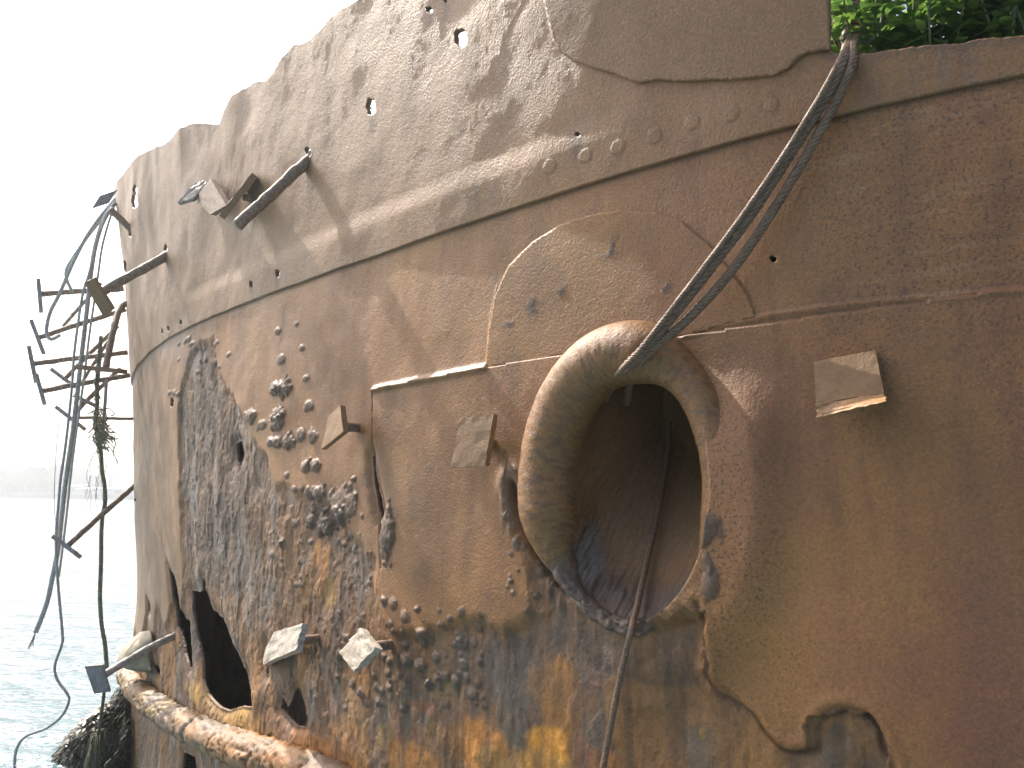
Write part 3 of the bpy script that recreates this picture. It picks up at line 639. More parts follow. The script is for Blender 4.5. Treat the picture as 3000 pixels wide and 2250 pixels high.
# ------------------------------------------------------------------ long bolts with their square washers
def plate_geo(corners, nv, th, n=10, rough=.003, seed=0):
    """slab from four corners, worn edges and a pitted face"""
    c = [Vector(p) for p in corners]; nv = nv.normalized(); V = []; Fc = []; rr = random.Random(seed)
    for side in (0, 1):
        for i in range(n + 1):
            for j in range(n + 1):
                u, v = i / n, j / n
                p = (c[0] * (1 - u) + c[1] * u) * (1 - v) + (c[3] * (1 - u) + c[2] * u) * v
                e = 1.0 if (i in (0, n) or j in (0, n)) else 0.0
                w = (vnoise(np.array([u * 5 + seed * 3.1]), np.array([v * 5 + side * 7.7]))[0] - .5) * 2
                p = p + nv * ((th if side == 0 else 0) + w * rough * 1.2)
                if e: p = p + Vector((rr.uniform(-1, 1), rr.uniform(-1, 1), rr.uniform(-1, 1))) * rough * .7
                V.append(p)
    m = (n + 1) ** 2; g = lambda s, i, j: s * m + i * (n + 1) + j
    for i in range(n):
        for j in range(n):
            Fc.append((g(0, i, j), g(0, i + 1, j), g(0, i + 1, j + 1), g(0, i, j + 1))); Fc.append((g(1, i, j + 1), g(1, i + 1, j + 1), g(1, i + 1, j), g(1, i, j)))
    for i in range(n):
        for a, b, q in ((lambda k: (k, 0), lambda k: (k + 1, 0), 0), (lambda k: (k + 1, n), lambda k: (k, n), 0), (lambda k: (0, k + 1), lambda k: (0, k), 0), (lambda k: (n, k), lambda k: (n, k + 1), 0)):
            Fc.append((g(0, *a(i)), g(1, *a(i)), g(1, *b(i)), g(0, *b(i))))
    return V, Fc
CAMP = Vector((0, 0, H))
def on_plane(px, py, P, nv):
    d = ray(px, py); return CAMP + d * ((P - CAMP).dot(nv) / d.dot(nv))
def closest_on_axis(px, py, B, ax):
    """point on the sight line nearest to the bolt's own axis"""
    d = ray(px, py); w = CAMP - B; a = d.dot(d); b = d.dot(ax); c = ax.dot(ax); e = d.dot(w); f = ax.dot(w)
    t = (b * f - c * e) / (a * c - b * b); return CAMP + d * t
NB = [0]
def bolt(path, r, label=None, m=None):
    NB[0] += 1
    P = resample(path, .02); P = [p + Vector((random.uniform(-1, 1), random.uniform(-1, 1), random.uniform(-1, 1))) * r * .07 for p in P]
    V, Fc = tube_geo(P, lambda t: r * (1 + .035 * math.sin(t * 23 + NB[0])), 12, wob=.07)
    return tag(mesh_obj('bolt', V, Fc, m or M_ROD, WRECK), label)
def washer(parent, corners, nv, th=.016, m=None, seed=None, label=None):
    V, Fc = plate_geo(corners, nv, th, rough=.003 if m is M_PALE else .0009, seed=seed if seed is not None else NB[0])
    o = mesh_obj('washer_plate', V, Fc, m or M_PLATE, None, False); o.parent = parent
    return tag(o, label)
def blade(parent, p1, p2, wid, th, m=None):
    """washer seen from its edge"""
    p1, p2 = Vector(p1), Vector(p2); ax = (p2 - p1).normalized(); v = (p1 + p2) / 2 - CAMP; dep = (v - ax * v.dot(ax)).normalized(); nv = ax.cross(dep)
    c = [p1 - dep * wid / 2, p2 - dep * wid / 2, p2 + dep * wid / 2, p1 + dep * wid / 2]
    return washer(parent, [q - nv * th / 2 for q in c], nv, th, m)
def hull_pt(px, py, off=0.0):
    s, z = hp([(px, py)])[0]; return Vector(surf(s, z, off)), nrm(s), s
def stub(cx, cy, off):
    bx, by = cx, cy
    for _ in range(12):
        s, z = hp([(bx, by)])[0]; q = project(surf(s, z, off)); bx += (cx - q[0]) * .7; by += (cy - q[1]) * .7
    return Vector(surf(s, z)), nrm(s), s
# washers facing out on stub bolts
for base, quad, off, tilt, m, lab in [
        ((1040, 1262), [(996, 1188), (964, 1216), (941, 1317), (1006, 1264)], .10, (.25, 0), M_PLATE, 'short bolt with a tilted pale washer beside the blistered scale'),
        ((1420, 1300), [(1347, 1226), (1446, 1213), (1420, 1364), (1320, 1370)], .09, (0, 0), M_PLATE, 'short bolt with a square tan washer left of the hawse hole'),
        ((905, 1955), [(787, 1856), (887, 1826), (866, 1905), (770, 1946)], .13, (.45, .25), M_PALE, 'bolt with a cracked pale washer over the small ragged hole'),
        ((1090, 1955), [(1056, 1837), (1102, 1896), (1034, 1966), (994, 1912)], .13, (.5, .35), M_PALE, 'bolt with a flaking silvery washer set cornerwise')]:
    cx = sum(q[0] for q in quad) / 4; cy = sum(q[1] for q in quad) / 4; B, n2, s2 = stub(cx, cy, off); Pc = B + n2 * off
    nv = (n2 + tan(s2) * tilt[0] + Vector((0, 0, 1)) * tilt[1]).normalized()
    b = bolt([B - (Pc - B).normalized() * .06, B * .5 + Pc * .5, Pc - (Pc - B).normalized() * .022], .017, lab)
    washer(b, [on_plane(x, y, Pc, nv) for x, y in quad], nv, -.02, m)
# bent washer on the plain plating to the right
B, n2, s2 = stub(2490, 1125, .075); n = n2; Pc = B + n2 * .075
b = bolt([B - n * .05, B * .5 + Pc * .5 - n * .01, Pc - n * .01], .02, 'short bolt under a bent square washer right of the hawse hole')
nv = (n2 + Vector((0, 0, 1)) * .55 - tan(s2) * .2).normalized()
q = [(2384, 1060), (2565, 1024), (2590, 1152), (2391, 1182)]
top = [on_plane(x, y, Pc, nv) for x, y in q]; washer(b, top, nv, -.014, M_PLATE)
nf = (n2 - Vector((0, 0, 1)) * .15 + tan(s2) * .9).normalized(); mid = (top[2] + top[3]) / 2
low = [on_plane(x, y, top[3], (n2 + tan(s2) * .3).normalized()) for x, y in [(2595, 1174), (2394, 1226)]]
V, Fc = plate_geo([top[3] + n2 * .002, top[2] + n2 * .002, low[0], low[1]], n2, -.014, seed=44)
o = mesh_obj('washer_lip', V, Fc, plain_mat('lit_washer_edge', (.33, .185, .085), .5, .3, 60, .6), None, False); o.parent = b  # lighter orange paints the light caught by the bent lower edge
# the three bolts high on the bulwark
B, n, s = hull_pt(918, 455); Tp = closest_on_axis(694, 662, B, n)
b = bolt([B - (Tp - B).normalized() * .06, B * .5 + Tp * .5, Tp], .024, 'longest bare bolt standing out high on the bulwark, its washer gone')
B, n2, s2 = stub(572, 560, .09); n = n2; Pc = B + n2 * .09
b = bolt([B - (Pc - B).normalized() * .05, B * .5 + Pc * .5, Pc - (Pc - B).normalized() * .022], .02, 'bolt whose sunlit washer juts from the bulwark under the rim')
nv = (SUNV * .6 + (CAMP - Pc).normalized() * .75).normalized()
washer(b, [on_plane(x, y, Pc, nv) for x, y in [(617, 520), (572, 536), (520, 594), (568, 582)]], nv, -.02, M_PALE)
V, Fc = plate_geo([on_plane(x, y, Pc - n2 * .01, n2) for x, y in [(617, 522), (662, 602), (616, 628), (568, 584)]], n2, -.03, rough=.001, seed=77); o = mesh_obj('washer_lip', V, Fc, M_ROD, None, False); o.parent = b
B, n2, s2 = stub(700, 572, .09); n = n2; Pc = B + n2 * .09
b = bolt([B - (Pc - B).normalized() * .05, B * .5 + Pc * .5, Pc - (Pc - B).normalized() * .022], .018, 'short bolt whose washer shows its thin edge beside the longest bolt')
blade(b, on_plane(746, 513, Pc, (CAMP - Pc).normalized()), on_plane(650, 636, Pc, (CAMP - Pc).normalized()), .16, .03, M_PLATE)
# bolts round the turn of the bow
YS = float(surf(7.5 * K, 2.0)[1])
B, n, s = hull_pt(503, 742); Tp = closest_on_axis(292, 858, B, n)
b = bolt([B - (Tp - B).normalized() * .06, B * .5 + Tp * .5, Tp], .026, 'straight bolt with a broad grey washer in front of the hanging ropes')
nv = ((Tp - B).normalized() * .5 + (CAMP - Tp).normalized() * .7).normalized()
washer(b, [on_plane(x, y, Tp, nv) for x, y in [(254, 824), (281, 811), (338, 902), (312, 926)]], nv, .03, M_PLATE)
B, n, s = hull_pt(366, 884)
YB = B.y
b = bolt([B - n * .05, B + n * .01, at(352, 905, YB - .08), at(333, 965, YB - .20), at(320, 1025, YB - .27), at(309, 1082, YB - .31)], .022, 'bolt bent sharply downward with a thin flat washer below')
blade(b, at(238, 1076, YB - .33), at(360, 1088, YB - .30), .16, .030, M_PLATE)
B, n, s = hull_pt(408, 696); Tp = closest_on_axis(322, 612, B, (n + Vector((0, 0, .25))).normalized())
b = bolt([B - (Tp - B).normalized() * .05, B * .5 + Tp * .5, Tp], .021, 'bolt at the rim with the rope bundle hung over it')
nv = (CAMP - Tp).normalized()
washer(b, [on_plane(x, y, Tp, nv) for x, y in [(268, 612), (292, 574), (346, 555), (318, 596)]], nv, .02, M_DARKPL)
def side_bolt(b0, t0, Yb, Yt, r, pl=None, lab=None, wid=.15, th=.026, m=M_DARKPL):
    P0 = at(b0[0], b0[1], Yb); P1 = at(t0[0], t0[1], Yt); inn = (P0 - P1).normalized()
    b = bolt([P0 + inn * .14, P0, (P0 + P1) / 2 + Vector((0, 0, .004)), P1], r, lab)
    if pl: blade(b, at(pl[0][0], pl[0][1], Yt), at(pl[1][0], pl[1][1], Yt), wid, th, m)
    return b
SB = [((300, 850), (118, 862), .12, -.05, .020, ((113, 826), (120, 908)), 'level bolt standing out over the sea, uppermost of the row with upright washers'),
      ((310, 925), (112, 990), .16, .0, .018, ((95, 948), (125, 1028)), 'bolt over the sea sloping down to a leaning thin washer'),
      ((312, 1040), (101, 1066), .12, -.1, .018, ((86, 1022), (104, 1114)), 'nearly level bolt over the sea, its washer farthest to the left'),
      ((318, 1110), (124, 1146), .08, -.15, .018, ((108, 1104), (129, 1178)), 'lowest of the bolts over the sea with an upright leaning washer'),
      ((264, 866), (186, 955), .30, .45, .013, None, 'thin bare bolt slanting down behind the upper ropes'),
      ((305, 995), (190, 1110), .26, .2, .015, ((161, 1090), (210, 1126)), 'slanting bolt with a crossways washer low among the ropes'),
      ((288, 1045), (242, 1118), .36, .4, .012, None, 'short bare slanting bolt behind the thick rope'),
      ((312, 1118), (222, 1206), .24, .1, .016, ((230, 1165), (274, 1186)), 'slanting bolt crossing the weedy rope below the lap seam'),
      ((338, 1226), (206, 1224), .3, .25, .012, ((174, 1200), (240, 1251)), 'bolt ending in a slanted flat washer behind the paired ropes'),
      ((364, 1450), (200, 1598), .0, -.25, .018, ((164, 1578), (228, 1626)), 'single bolt slanting down over the water at the horizon')]
for b0, t0, yb, yt, r, pl, lab in SB: side_bolt(b0, t0, YS + yb, YS + yt, r, pl, lab)
B, n, s = hull_pt(496, 1872); Tp = closest_on_axis(302, 1980, B, n)
b = bolt([B - (Tp - B).normalized() * .08, B * .6 + Tp * .4 + Vector((0, 0, .012)), Tp], .020, 'low bolt above the belting holding a dark rectangular washer', M_PALE)
nv = ((Tp - B).normalized() * .35 + (CAMP - Tp).normalized() * .8).normalized()
washer(b, [on_plane(x, y, Tp, nv) for x, y in [(252, 1950), (304, 1946), (326, 2024), (280, 2030)]], nv, .02, M_DARKPL)
# torn plate curling out above the belting
def torn():
    B, n, s = hull_pt(412, 1915); V = []; Fc = []; nu, nvv = 18, 14
    A = [(438, 1962), (400, 1962), (362, 1950), (346, 1938), (362, 1905), (392, 1872), (414, 1856)]
    R = [(442, 1962), (440, 1950), (438, 1935), (440, 1915), (444, 1895), (446, 1875), (440, 1850)]
    for i in range(nu):
        t = i / (nu - 1) * 6; k = min(int(t), 5); f = t - k
        for j in range(nvv):
            v = j / (nvv - 1)
            ax = A[k][0] * (1 - f) + A[k + 1][0] * f; ay = A[k][1] * (1 - f) + A[k + 1][1] * f
            rx = R[k][0] * (1 - f) + R[k + 1][0] * f; ry = R[k][1] * (1 - f) + R[k + 1][1] * f
            V.append(near(rx + 4, ry, 0) * v + at(ax, ay, B.y - .08) * (1 - v) - Vector((0, 1, 0)) * (.10 * math.sin(v * math.pi) * math.sin(i / (nu - 1) * math.pi)) + Vector((random.uniform(-1, 1), 0, random.uniform(-1, 1))) * .002)
    for i in range(nu - 1):
        for j in range(nvv - 1): k = i * nvv + j; Fc.append((k, k + 1, k + nvv + 1, k + nvv))
    o = mesh_obj('torn_plate', V, Fc, plain_mat('pale_torn_scale', (.27, .235, .16), .6, .35, 16, .5), WRECK)
    sm = o.modifiers.new('thickness', 'SOLIDIFY'); sm.thickness = .012; sm.offset = 1
torn()

# ------------------------------------------------------------------ ropes
def rope(name, pts, r, m, label, cat='rope', group=None, strands=6, fray=None, extra=None):
    V, Fc = rope_geo(pts, r, strands)
    if fray:
        P = Vector(pts[-1]); d = (Vector(pts[-1]) - Vector(pts[-2])).normalized()
        for k in range(fray):
            e = (d + Vector((random.uniform(-.5, .5), random.uniform(-.5, .5), random.uniform(-.5, .3)))).normalized(); L = r * random.uniform(3, 7)
            tube_geo(resample([P - d * r, P + d * L * .4 + e * L * .2, P + d * L * .5 + e * L * .6], r), lambda t: r * .22 * (1 - .6 * t), 5, V, Fc)
    if extra: extra(V, Fc)
    return tag(mesh_obj(name, V, Fc, m), label, cat, group)
G1 = 'wire ropes over the bulwark'; G2 = 'ropes hanging off the bow'
def wire(pp): return [near(x, y, d) for x, y, d in pp]
BO = near(2488, 60, -.42)
rope('wire_rope', [BO + Vector((-.02, 0, .02))] + wire([(2486, 120, -.08), (2462, 195, .05), (2414, 290, .055), (2320, 440, .06), (2200, 625, .07), (2080, 785, .085), (1970, 925, .12), (1890, 1020, .135), (1835, 1075, .10), (1797, 1110, .01), (1770, 1170, -.12)]), .0155, M_WIRE, 'thicker rusty wire rope crossing the doubler into the hawse hole', 'wire rope', G1)
rope('wire_rope', [BO + Vector((.05, .02, .0))] + wire([(2504, 120, -.07), (2492, 200, .04), (2448, 300, .045), (2360, 460, .05), (2250, 640, .055), (2135, 805, .065), (2020, 930, .09), (1930, 1010, .12), (1876, 1060, .10), (1850, 1105, -.02), (1835, 1180, -.2)]), .0125, M_WIRE, 'thinner wire rope running below and right of the thicker one', 'wire rope', G1)
rope('wire_rope', [BO + Vector((-.05, .0, -.02))] + wire([(2476, 130, -.06), (2446, 205, .07), (2390, 305, .08), (2290, 465, .085), (2170, 640, .095), (2050, 800, .11), (1950, 930, .145), (1876, 1025, .155), (1822, 1080, .11), (1785, 1125, .0), (1760, 1190, -.14)]), .008, M_WIRE, 'thin wire rope lying along the left side of the thicker one', 'wire rope', G1)
rope('wire_rope', wire([(1962, 1240, -.46), (1956, 1330, -.42), (1944, 1420, -.34), (1920, 1540, -.22), (1890, 1670, -.09), (1866, 1780, .02), (1846, 1860, .085), (1822, 1960, .05), (1796, 2090, .035), (1768, 2240, .03), (1735, 2420, .03), (1700, 2650, .03)]), .0088, M_WIRE, 'single thin wire rope running down out of the bottom of the hawse hole', 'wire rope', G1)
YR = YS - .12
def hang(pp, dy=0): return [at(x, y, YR + dy + (q[0] if q else 0)) for x, y, *q in pp]
rope('hanging_rope', hang([(372, 566, .1), (345, 578), (300, 628), (255, 692), (220, 757), (193, 818), (172, 866), (150, 908), (139, 946), (137, 978), (150, 994), (176, 982)]), .0135, M_ROPE, 'outermost rope curving away from the bow and ending in a hook', group=G2)
rope('hanging_rope', hang([(368, 574, .1), (338, 590), (292, 648), (246, 708), (210, 762), (194, 792), (196, 820), (212, 856)], .05), .0125, M_ROPE, 'short rope beside the outermost one, ending above the level bolt', group=G2)
rope('hanging_rope', hang([(366, 580, .1), (338, 592), (302, 650), (280, 720), (268, 790), (261, 850), (250, 950), (238, 1050), (227, 1150), (215, 1250), (201, 1350), (190, 1430), (180, 1520), (168, 1620), (152, 1700), (139, 1760), (121, 1812), (104, 1853)], -.03), .0165, M_ROPE, 'thickest hanging rope with a frayed end above the water', group=G2, fray=9)
rope('hanging_rope', hang([(362, 588, .1), (328, 604), (292, 682), (274, 750), (260, 805), (248, 840), (238, 885), (227, 960), (217, 1040), (211, 1130), (202, 1220), (190, 1320), (178, 1400), (171, 1480), (164, 1580), (168, 1680), (174, 1758), (183, 1858), (181, 1889), (161, 1948), (167, 1989), (198, 2034), (201, 2057), (181, 2097), (136, 2133), (78, 2156), (51, 2188), (43, 2233), (46, 2268)], -.08), .0095, M_ROPE, 'longest hanging rope with a double bend, reaching the water', group=G2, fray=6)
rope('hanging_rope', hang([(340, 590), (322, 640), (300, 720), (288, 800), (278, 870), (262, 980), (250, 1080), (236, 1180), (220, 1290), (206, 1400), (196, 1500), (184, 1600), (172, 1690)], .06), .0085, M_ROPE, 'thin straight rope behind the thickest one', group=G2)
rope('cord', hang([(187, 1046), (181, 1122), (175, 1208), (165, 1317), (159, 1462), (165, 1534), (192, 1588)]), .0028, M_ROPE, 'thread-thin cord hanging in a slight bow beside the ropes', 'cord', G2, 3)
rope('cord', hang([(213, 852), (211, 900), (205, 950), (200, 985)]), .003, M_ROPE, 'wisp of cord dangling under the level bolt', 'cord', G2, 3)
def fuzz(path, n, L, rad, V, Fc, droop=.5):
    for _ in range(n):
        p = path[random.randrange(len(path))]; e = Vector((random.uniform(-1, 1), random.uniform(-1, 1), random.uniform(-1.2, .6))).normalized(); l = L * random.uniform(.4, 1.3)
        tube_geo([p, p + e * l * .5, p + e * l * .8 - Vector((0, 0, l * droop))], lambda t: rad * (1 - .7 * t), 4, V, Fc, caps=False)
wp = hang([(296, 985), (290, 1060), (284, 1120), (285, 1180), (281, 1240), (289, 1290), (296, 1330), (299, 1380), (306, 1420), (308, 1470), (301, 1510), (297, 1560), (296, 1650), (293, 1750), (298, 1830), (308, 1890), (313, 1962)], .05)
def weed_on(V, Fc):
    P = resample(wp, .01); n = len(P); fuzz(P[int(n * .05):int(n * .36)], 520, .03, .0045, V, Fc); fuzz(P[int(n * .3):], 260, .012, .003, V, Fc)
rope('hanging_rope', wp, .0145, M_GREENROPE, 'pale weed-coated rope hanging nearest the bow plating', group=G2, extra=weed_on)
rope('hanging_rope', hang([(312, 1112), (308, 1180), (303, 1240), (300, 1300)], .1), .012, M_ROPE, 'short dark rope length beside the weed-coated rope', group=G2)
lp = hang([(306, 2020), (301, 2062), (294, 2110), (289, 2150), (283, 2195), (277, 2240), (270, 2300)], -.02)
def weed2(V, Fc):
    P = resample(lp, .006); n = len(P); fuzz(P[:n // 2], 320, .016, .004, V, Fc); fuzz(P[int(n * .45):], 900, .075, .0055, V, Fc, 1.0)
    tube_geo(P[int(n * .42):], lambda t: .016 + .03 * min(1, t * 1.6), 9, V, Fc, wob=.2)
rope('hanging_rope', lp, .011, plain_mat('dark_weedy_rope', (.075, .085, .04), .45, .5, 40, .8, .5, (.19, .19, .09)), 'rope below the dark washer, swollen with dark wet weed', group=G2, extra=weed2)
# tangle of dry roots caught on the weedy rope
def tangle():
    V = []; Fc = []
    for _ in range(75):
        x, y = random.uniform(278, 312), random.uniform(1195, 1300); p = at(x, y, YR + random.uniform(-.03, .12)); pts = [p]
        for k in range(4): pts.append(pts[-1] + Vector((random.uniform(-.035, .045), random.uniform(-.03, .03), random.uniform(-.055, .02))))
        tube_geo(resample(pts, .012), random.uniform(.0015, .005), 4, V, Fc, caps=False)
    for _ in range(9):
        x, y = random.uniform(272, 322), random.uniform(1270, 1330); pts = [at(x, y, YR)]
        for k in range(6): pts.append(pts[-1] + Vector((random.uniform(-.03, .03), 0, random.uniform(-.1, -.03))))
        tube_geo(resample(pts, .015), .0014, 4, V, Fc, caps=False)
    tag(mesh_obj('root_tangle', V, Fc, plain_mat('dry_roots', (.20, .20, .11), .8, .5, 60, .5)), 'tangle of dry roots and weed caught on the weed-coated rope', 'weed')
tangle()

# ------------------------------------------------------------------ bollard and plants on the deck
def leaf_mat(name, c1, c2, tr):
    m, n, l, b = mat(name)
    oi = N(n, 'ShaderNodeNewGeometry'); cr = N(n, 'ShaderNodeValToRGB'); l.new(oi.outputs['Random Per Island'], cr.inputs[0])
    cr.color_ramp.elements[0].color = (*c1, 1); cr.color_ramp.elements[1].color = (*c2, 1)
    l.new(cr.outputs[0], b.inputs['Base Color']); b.inputs['Roughness'].default_value = .45
    t = N(n, 'ShaderNodeBsdfTranslucent'); mx = N(n, 'ShaderNodeMixShader'); mx.inputs[0].default_value = .45
    g = N(n, 'ShaderNodeMix', data_type='RGBA', blend_type='MULTIPLY'); g.inputs[0].default_value = 1; l.new(cr.outputs[0], g.inputs[6]); g.inputs[7].default_value = (*tr, 1)
    l.new(g.outputs[2], t.inputs[0]); l.new(b.outputs[0], mx.inputs[1]); l.new(t.outputs[0], mx.inputs[2]); l.new(mx.outputs[0], n['Material Output'].inputs[0])
    return m
M_LEAF = leaf_mat('weed_leaves', (.045, .085, .04), (.11, .16, .05), (1.9, 2.3, 1.2))
M_STEM = plain_mat('weed_stem', (.16, .17, .08), .6, .3, 40, .2)
def leaf_geo(V, Fc, p, d, L, w, up):
    side = d.cross(up)
    if side.length < .1: side = d.orthogonal()
    side.normalize(); nn = side.cross(d).normalized(); b = len(V); fold = random.uniform(.1, .5); dr = random.uniform(.1, .5)
    prof = [(0, .08), (.2, .75), (.45, 1), (.75, .62), (1, .03)]
    for t, ww in prof:
        c = p + d * (L * t) - Vector((0, 0, 1)) * (L * dr * t * t)
        V.append(c + side * w * ww / 2 + nn * w * ww * fold * .5); V.append(c); V.append(c - side * w * ww / 2 + nn * w * ww * fold * .5)
    for i in range(4):
        a = b + i * 3; Fc.append((a, a + 1, a + 4, a + 3)); Fc.append((a + 1, a + 2, a + 5, a + 4))
def make_plant(h, ns, nl, L, spread):
    stems, leaves = [], []
    SV, SF, LV, LF = [], [], [], []
    for k in range(ns):
        a = random.uniform(0, 6.28); top = Vector((math.cos(a) * spread * random.uniform(.2, 1), math.sin(a) * spread * random.uniform(.2, 1), h * random.uniform(.7, 1.05)))
        b0 = Vector((random.uniform(-.04, .04), random.uniform(-.04, .04), -.05)); P = resample([b0, b0 * .4 + top * .35 + Vector((0, 0, .06)), top], .03)
        tube_geo(P, lambda t: .0055 * (1 - .7 * t), 5, SV, SF)
        for i in range(nl):
            t = random.uniform(.12, 1); p = P[min(len(P) - 1, int(t * len(P)))]; a = i * 2.4 + k
            d = Vector((math.cos(a), math.sin(a), random.uniform(-.35, .6))).normalized(); q = p + d * random.uniform(.005, .05)
            leaf_geo(LV, LF, q, d, L * random.uniform(.5, 1.2) * (1.15 - .4 * t), L * random.uniform(.35, .62), Vector((0, 0, 1)))
    return SV, SF, LV, LF
def plant(loc, geo, label, group, rz=0):
    o = empty('weed_plant', loc, label, 'plant', group); o.rotation_euler = (0, 0, rz)
    a = mesh_obj('stems', geo[0], geo[1], M_STEM); a.parent = o; b = mesh_obj('leaves', geo[2], geo[3], M_LEAF, None, False); b.parent = o
    return o
GP = 'weeds growing on the deck above the rim'
k = 0
PL = ['bushy weed just right of the wire ropes above the rim', 'leafy weed second along the rim from the wire ropes', 'tall weed over the middle of the low rim', 'weed with drooping leaves right of the middle of the rim', 'leafy weed near the right end of the rim', 'weed at the far right end of the low rim',
      'weed in the back row behind the wire ropes', 'back row weed right of the ropes', 'back row weed over the middle of the rim', 'back row weed towards the right end', 'back row weed at the right end']
for px, dd in [(2530, .22), (2640, .26), (2740, .2), (2840, .26), (2940, .22), (3060, .26), (2490, .62), (2600, .55), (2720, .6), (2850, .55), (2990, .6)]:
    s, z = hp([(px, 170)])[0]; X, Y, al = frame(s); zz = float(z_seam(s)); p = near(px, 150, -dd)
    g = make_plant(random.uniform(.42, .62), random.randint(5, 7), 60, .058, .20)
    plant((p.x, p.y, zz), g, PL[k], GP, random.uniform(0, 6)); k += 1
for px, py, dd, lab in [(1374, 150, -.34, 'weed seen through the largest round hole in the bulwark'), (1108, 350, -.34, 'weed seen through the oval hole in the bulwark')]:
    p = near(px, py, dd) if px > 330 else at(px - 5, py, YS + .25); s = hp([(px, py)])[0][0]; zz = float(z_seam(s)) + .02
    g = make_plant(max(.16, p.z - zz + .30), 2, 26, .055, .06); plant((p.x, p.y, zz), g, lab, 'weeds behind the tall bulwark')
bo = empty('mooring_bollard', BO - Vector((0, 0, .1)), 'dark iron bollard on deck with the wire ropes made fast to it', 'bollard')
zd = float(z_seam(hp([(2488, 170)])[0][0])) - .02 - (BO.z - .1)
V, Fc = tube_geo([Vector((0, 0, zd)), Vector((0, 0, zd + .04)), Vector((0, 0, .1)), Vector((0, 0, .2))], .075, 24); o = mesh_obj('post', V, Fc, M_DARKPL); o.parent = bo
V, Fc = tube_geo([Vector((0, 0, .2)), Vector((0, 0, .215)), Vector((0, 0, .25)), Vector((0, 0, .265))], lambda t: .1 - .03 * abs(t - .5), 24); o = mesh_obj('cap', V, Fc, M_DARKPL); o.parent = bo
V, Fc = [], []
for q in range(4): 
    ring = [Vector((math.cos(a) * .094, math.sin(a) * .094, .02 + q * .036 + .034 * a / 6.4)) for a in np.linspace(0, 6.28, 40)]
    rope_geo(ring, .018, 6, V=V, Fc=Fc)
tag(mesh_obj('mooring_turns', [v + bo.location for v in V], Fc, M_WIRE), 'turns of wire rope wound round the bollard', 'wire rope')

# ------------------------------------------------------------------ sea, rocks, seaweed
def water():
    m, n, l, b = mat('sea_water')
    b.inputs['Base Color'].default_value = (.09, .16, .19, 1); b.inputs['Roughness'].default_value = .10; b.inputs['IOR'].default_value = 1.33
    co = N(n, 'ShaderNodeTexCoord'); mp = N(n, 'ShaderNodeMapping'); mp.inputs['Scale'].default_value = (1, 1.9, 1); mp.inputs['Rotation'].default_value = (0, 0, math.radians(-12)); l.new(co.outputs['Object'], mp.inputs[0]); prev = None
    for sc, st, ds in [(.55, .5, .4), (1.7, .6, .15), (5.5, .7, .06), (16, .5, .02)]:
        t = N(n, 'ShaderNodeTexNoise', Scale=sc, Detail=3, Roughness=.55); l.new(mp.outputs[0], t.inputs['Vector']); bp = N(n, 'ShaderNodeBump', Strength=st, Distance=ds); l.new(t.outputs['Fac'], bp.inputs['Height'])
        if prev: l.new(prev.outputs[0], bp.inputs['Normal'])
        prev = bp
    l.new(prev.outputs[0], b.inputs['Normal'])
    V = [(-440, -60, 0), (440, -60, 0), (440, 162, 0), (-440, 162, 0)]
    tag(mesh_obj('sea', V, [(0, 1, 2, 3)], m, smooth=False), kind='structure')
water()
M_WEED = plain_mat('wet_seaweed', (.016, .018, .010), .3, .5, 30, .3, .35, (.035, .04, .014))
def weed_blades(V, Fc, p, n, d, L, w):
    b = len(V); side = d.cross(n).normalized() * w; bend = n * L * random.uniform(.05, .35)
    for t in (0, .35, .7, 1.0):
        c = p + d * (L * t) + bend * math.sin(t * 2.6) ; ww = (.5, 1, .9, .35)[int(t * 3 + .1)]
        V.append(c + side * ww); V.append(c - side * ww)
    for i in range(3): a = b + i * 2; Fc.append((a, a + 1, a + 3, a + 2))
def rock(px0, px1, pyw, hpx, label, weed=0, mcol=None, seed=1):
    d = ray((px0 + px1) / 2, pyw); t = -H / d.z; c = CAMP + d * t; sc = c.y / F
    rx = (px1 - px0) / 2 * sc; hz = hpx * sc; ry = rx * .8
    o = empty('rock', (c.x, c.y + ry * .4, 0), label, 'rock'); V = []; Fc = []; nu, nv = 44, 22
    def P(u, v):
        a = u * 2 * math.pi; e = v * math.pi / 2
        r = 1 + .5 * (float(fbm(np.array([math.cos(a) * 2 + 5]), np.array([math.sin(a) * 2 + v * 3 + seed * 7]), 4, seed)[0]) - .5)
        return Vector((rx * math.cos(a) * math.cos(e) * r + rx * .25 * math.sin(e), ry * math.sin(a) * math.cos(e) * r, -.08 + (hz + .08) * math.sin(e) * r))
    for j in range(nv):
        for i in range(nu): V.append(P(i / nu, j / (nv - 1)))
    for j in range(nv - 1):
        for i in range(nu): Fc.append((j * nu + i, j * nu + (i + 1) % nu, (j + 1) * nu + (i + 1) % nu, (j + 1) * nu + i))
    r_ = mesh_obj('stone', V, Fc, mcol or M_ROCK); r_.parent = o
    if weed:
        V = []; Fc = []
        for _ in range(weed):
            u, v = random.random(), random.random() ** 1.3 * .98; p = P(u, v); n = Vector((p.x / rx, p.y / ry, p.z / max(hz, .01) + .3)).normalized()
            dn = Vector((random.uniform(-1, 1), random.uniform(-1, 1), -.6)); dn = (dn - n * dn.dot(n) * .8).normalized()
            weed_blades(V, Fc, p + n * random.uniform(0, .02), n, dn, random.uniform(.03, .085), random.uniform(.004, .010))
        w = mesh_obj('seaweed', V, Fc, M_WEED, None, False); w.parent = o; w['kind'] = 'stuff'
rock(168, 420, 2228, 140, 'low rock draped in glistening dark seaweed beside the bow', 5200, seed=3)
rock(372, 432, 2262, 42, 'small mossy stone at the foot of the bow', 0, plain_mat('mossy_stone', (.09, .085, .04), .7, .4, 20, .6), 8)
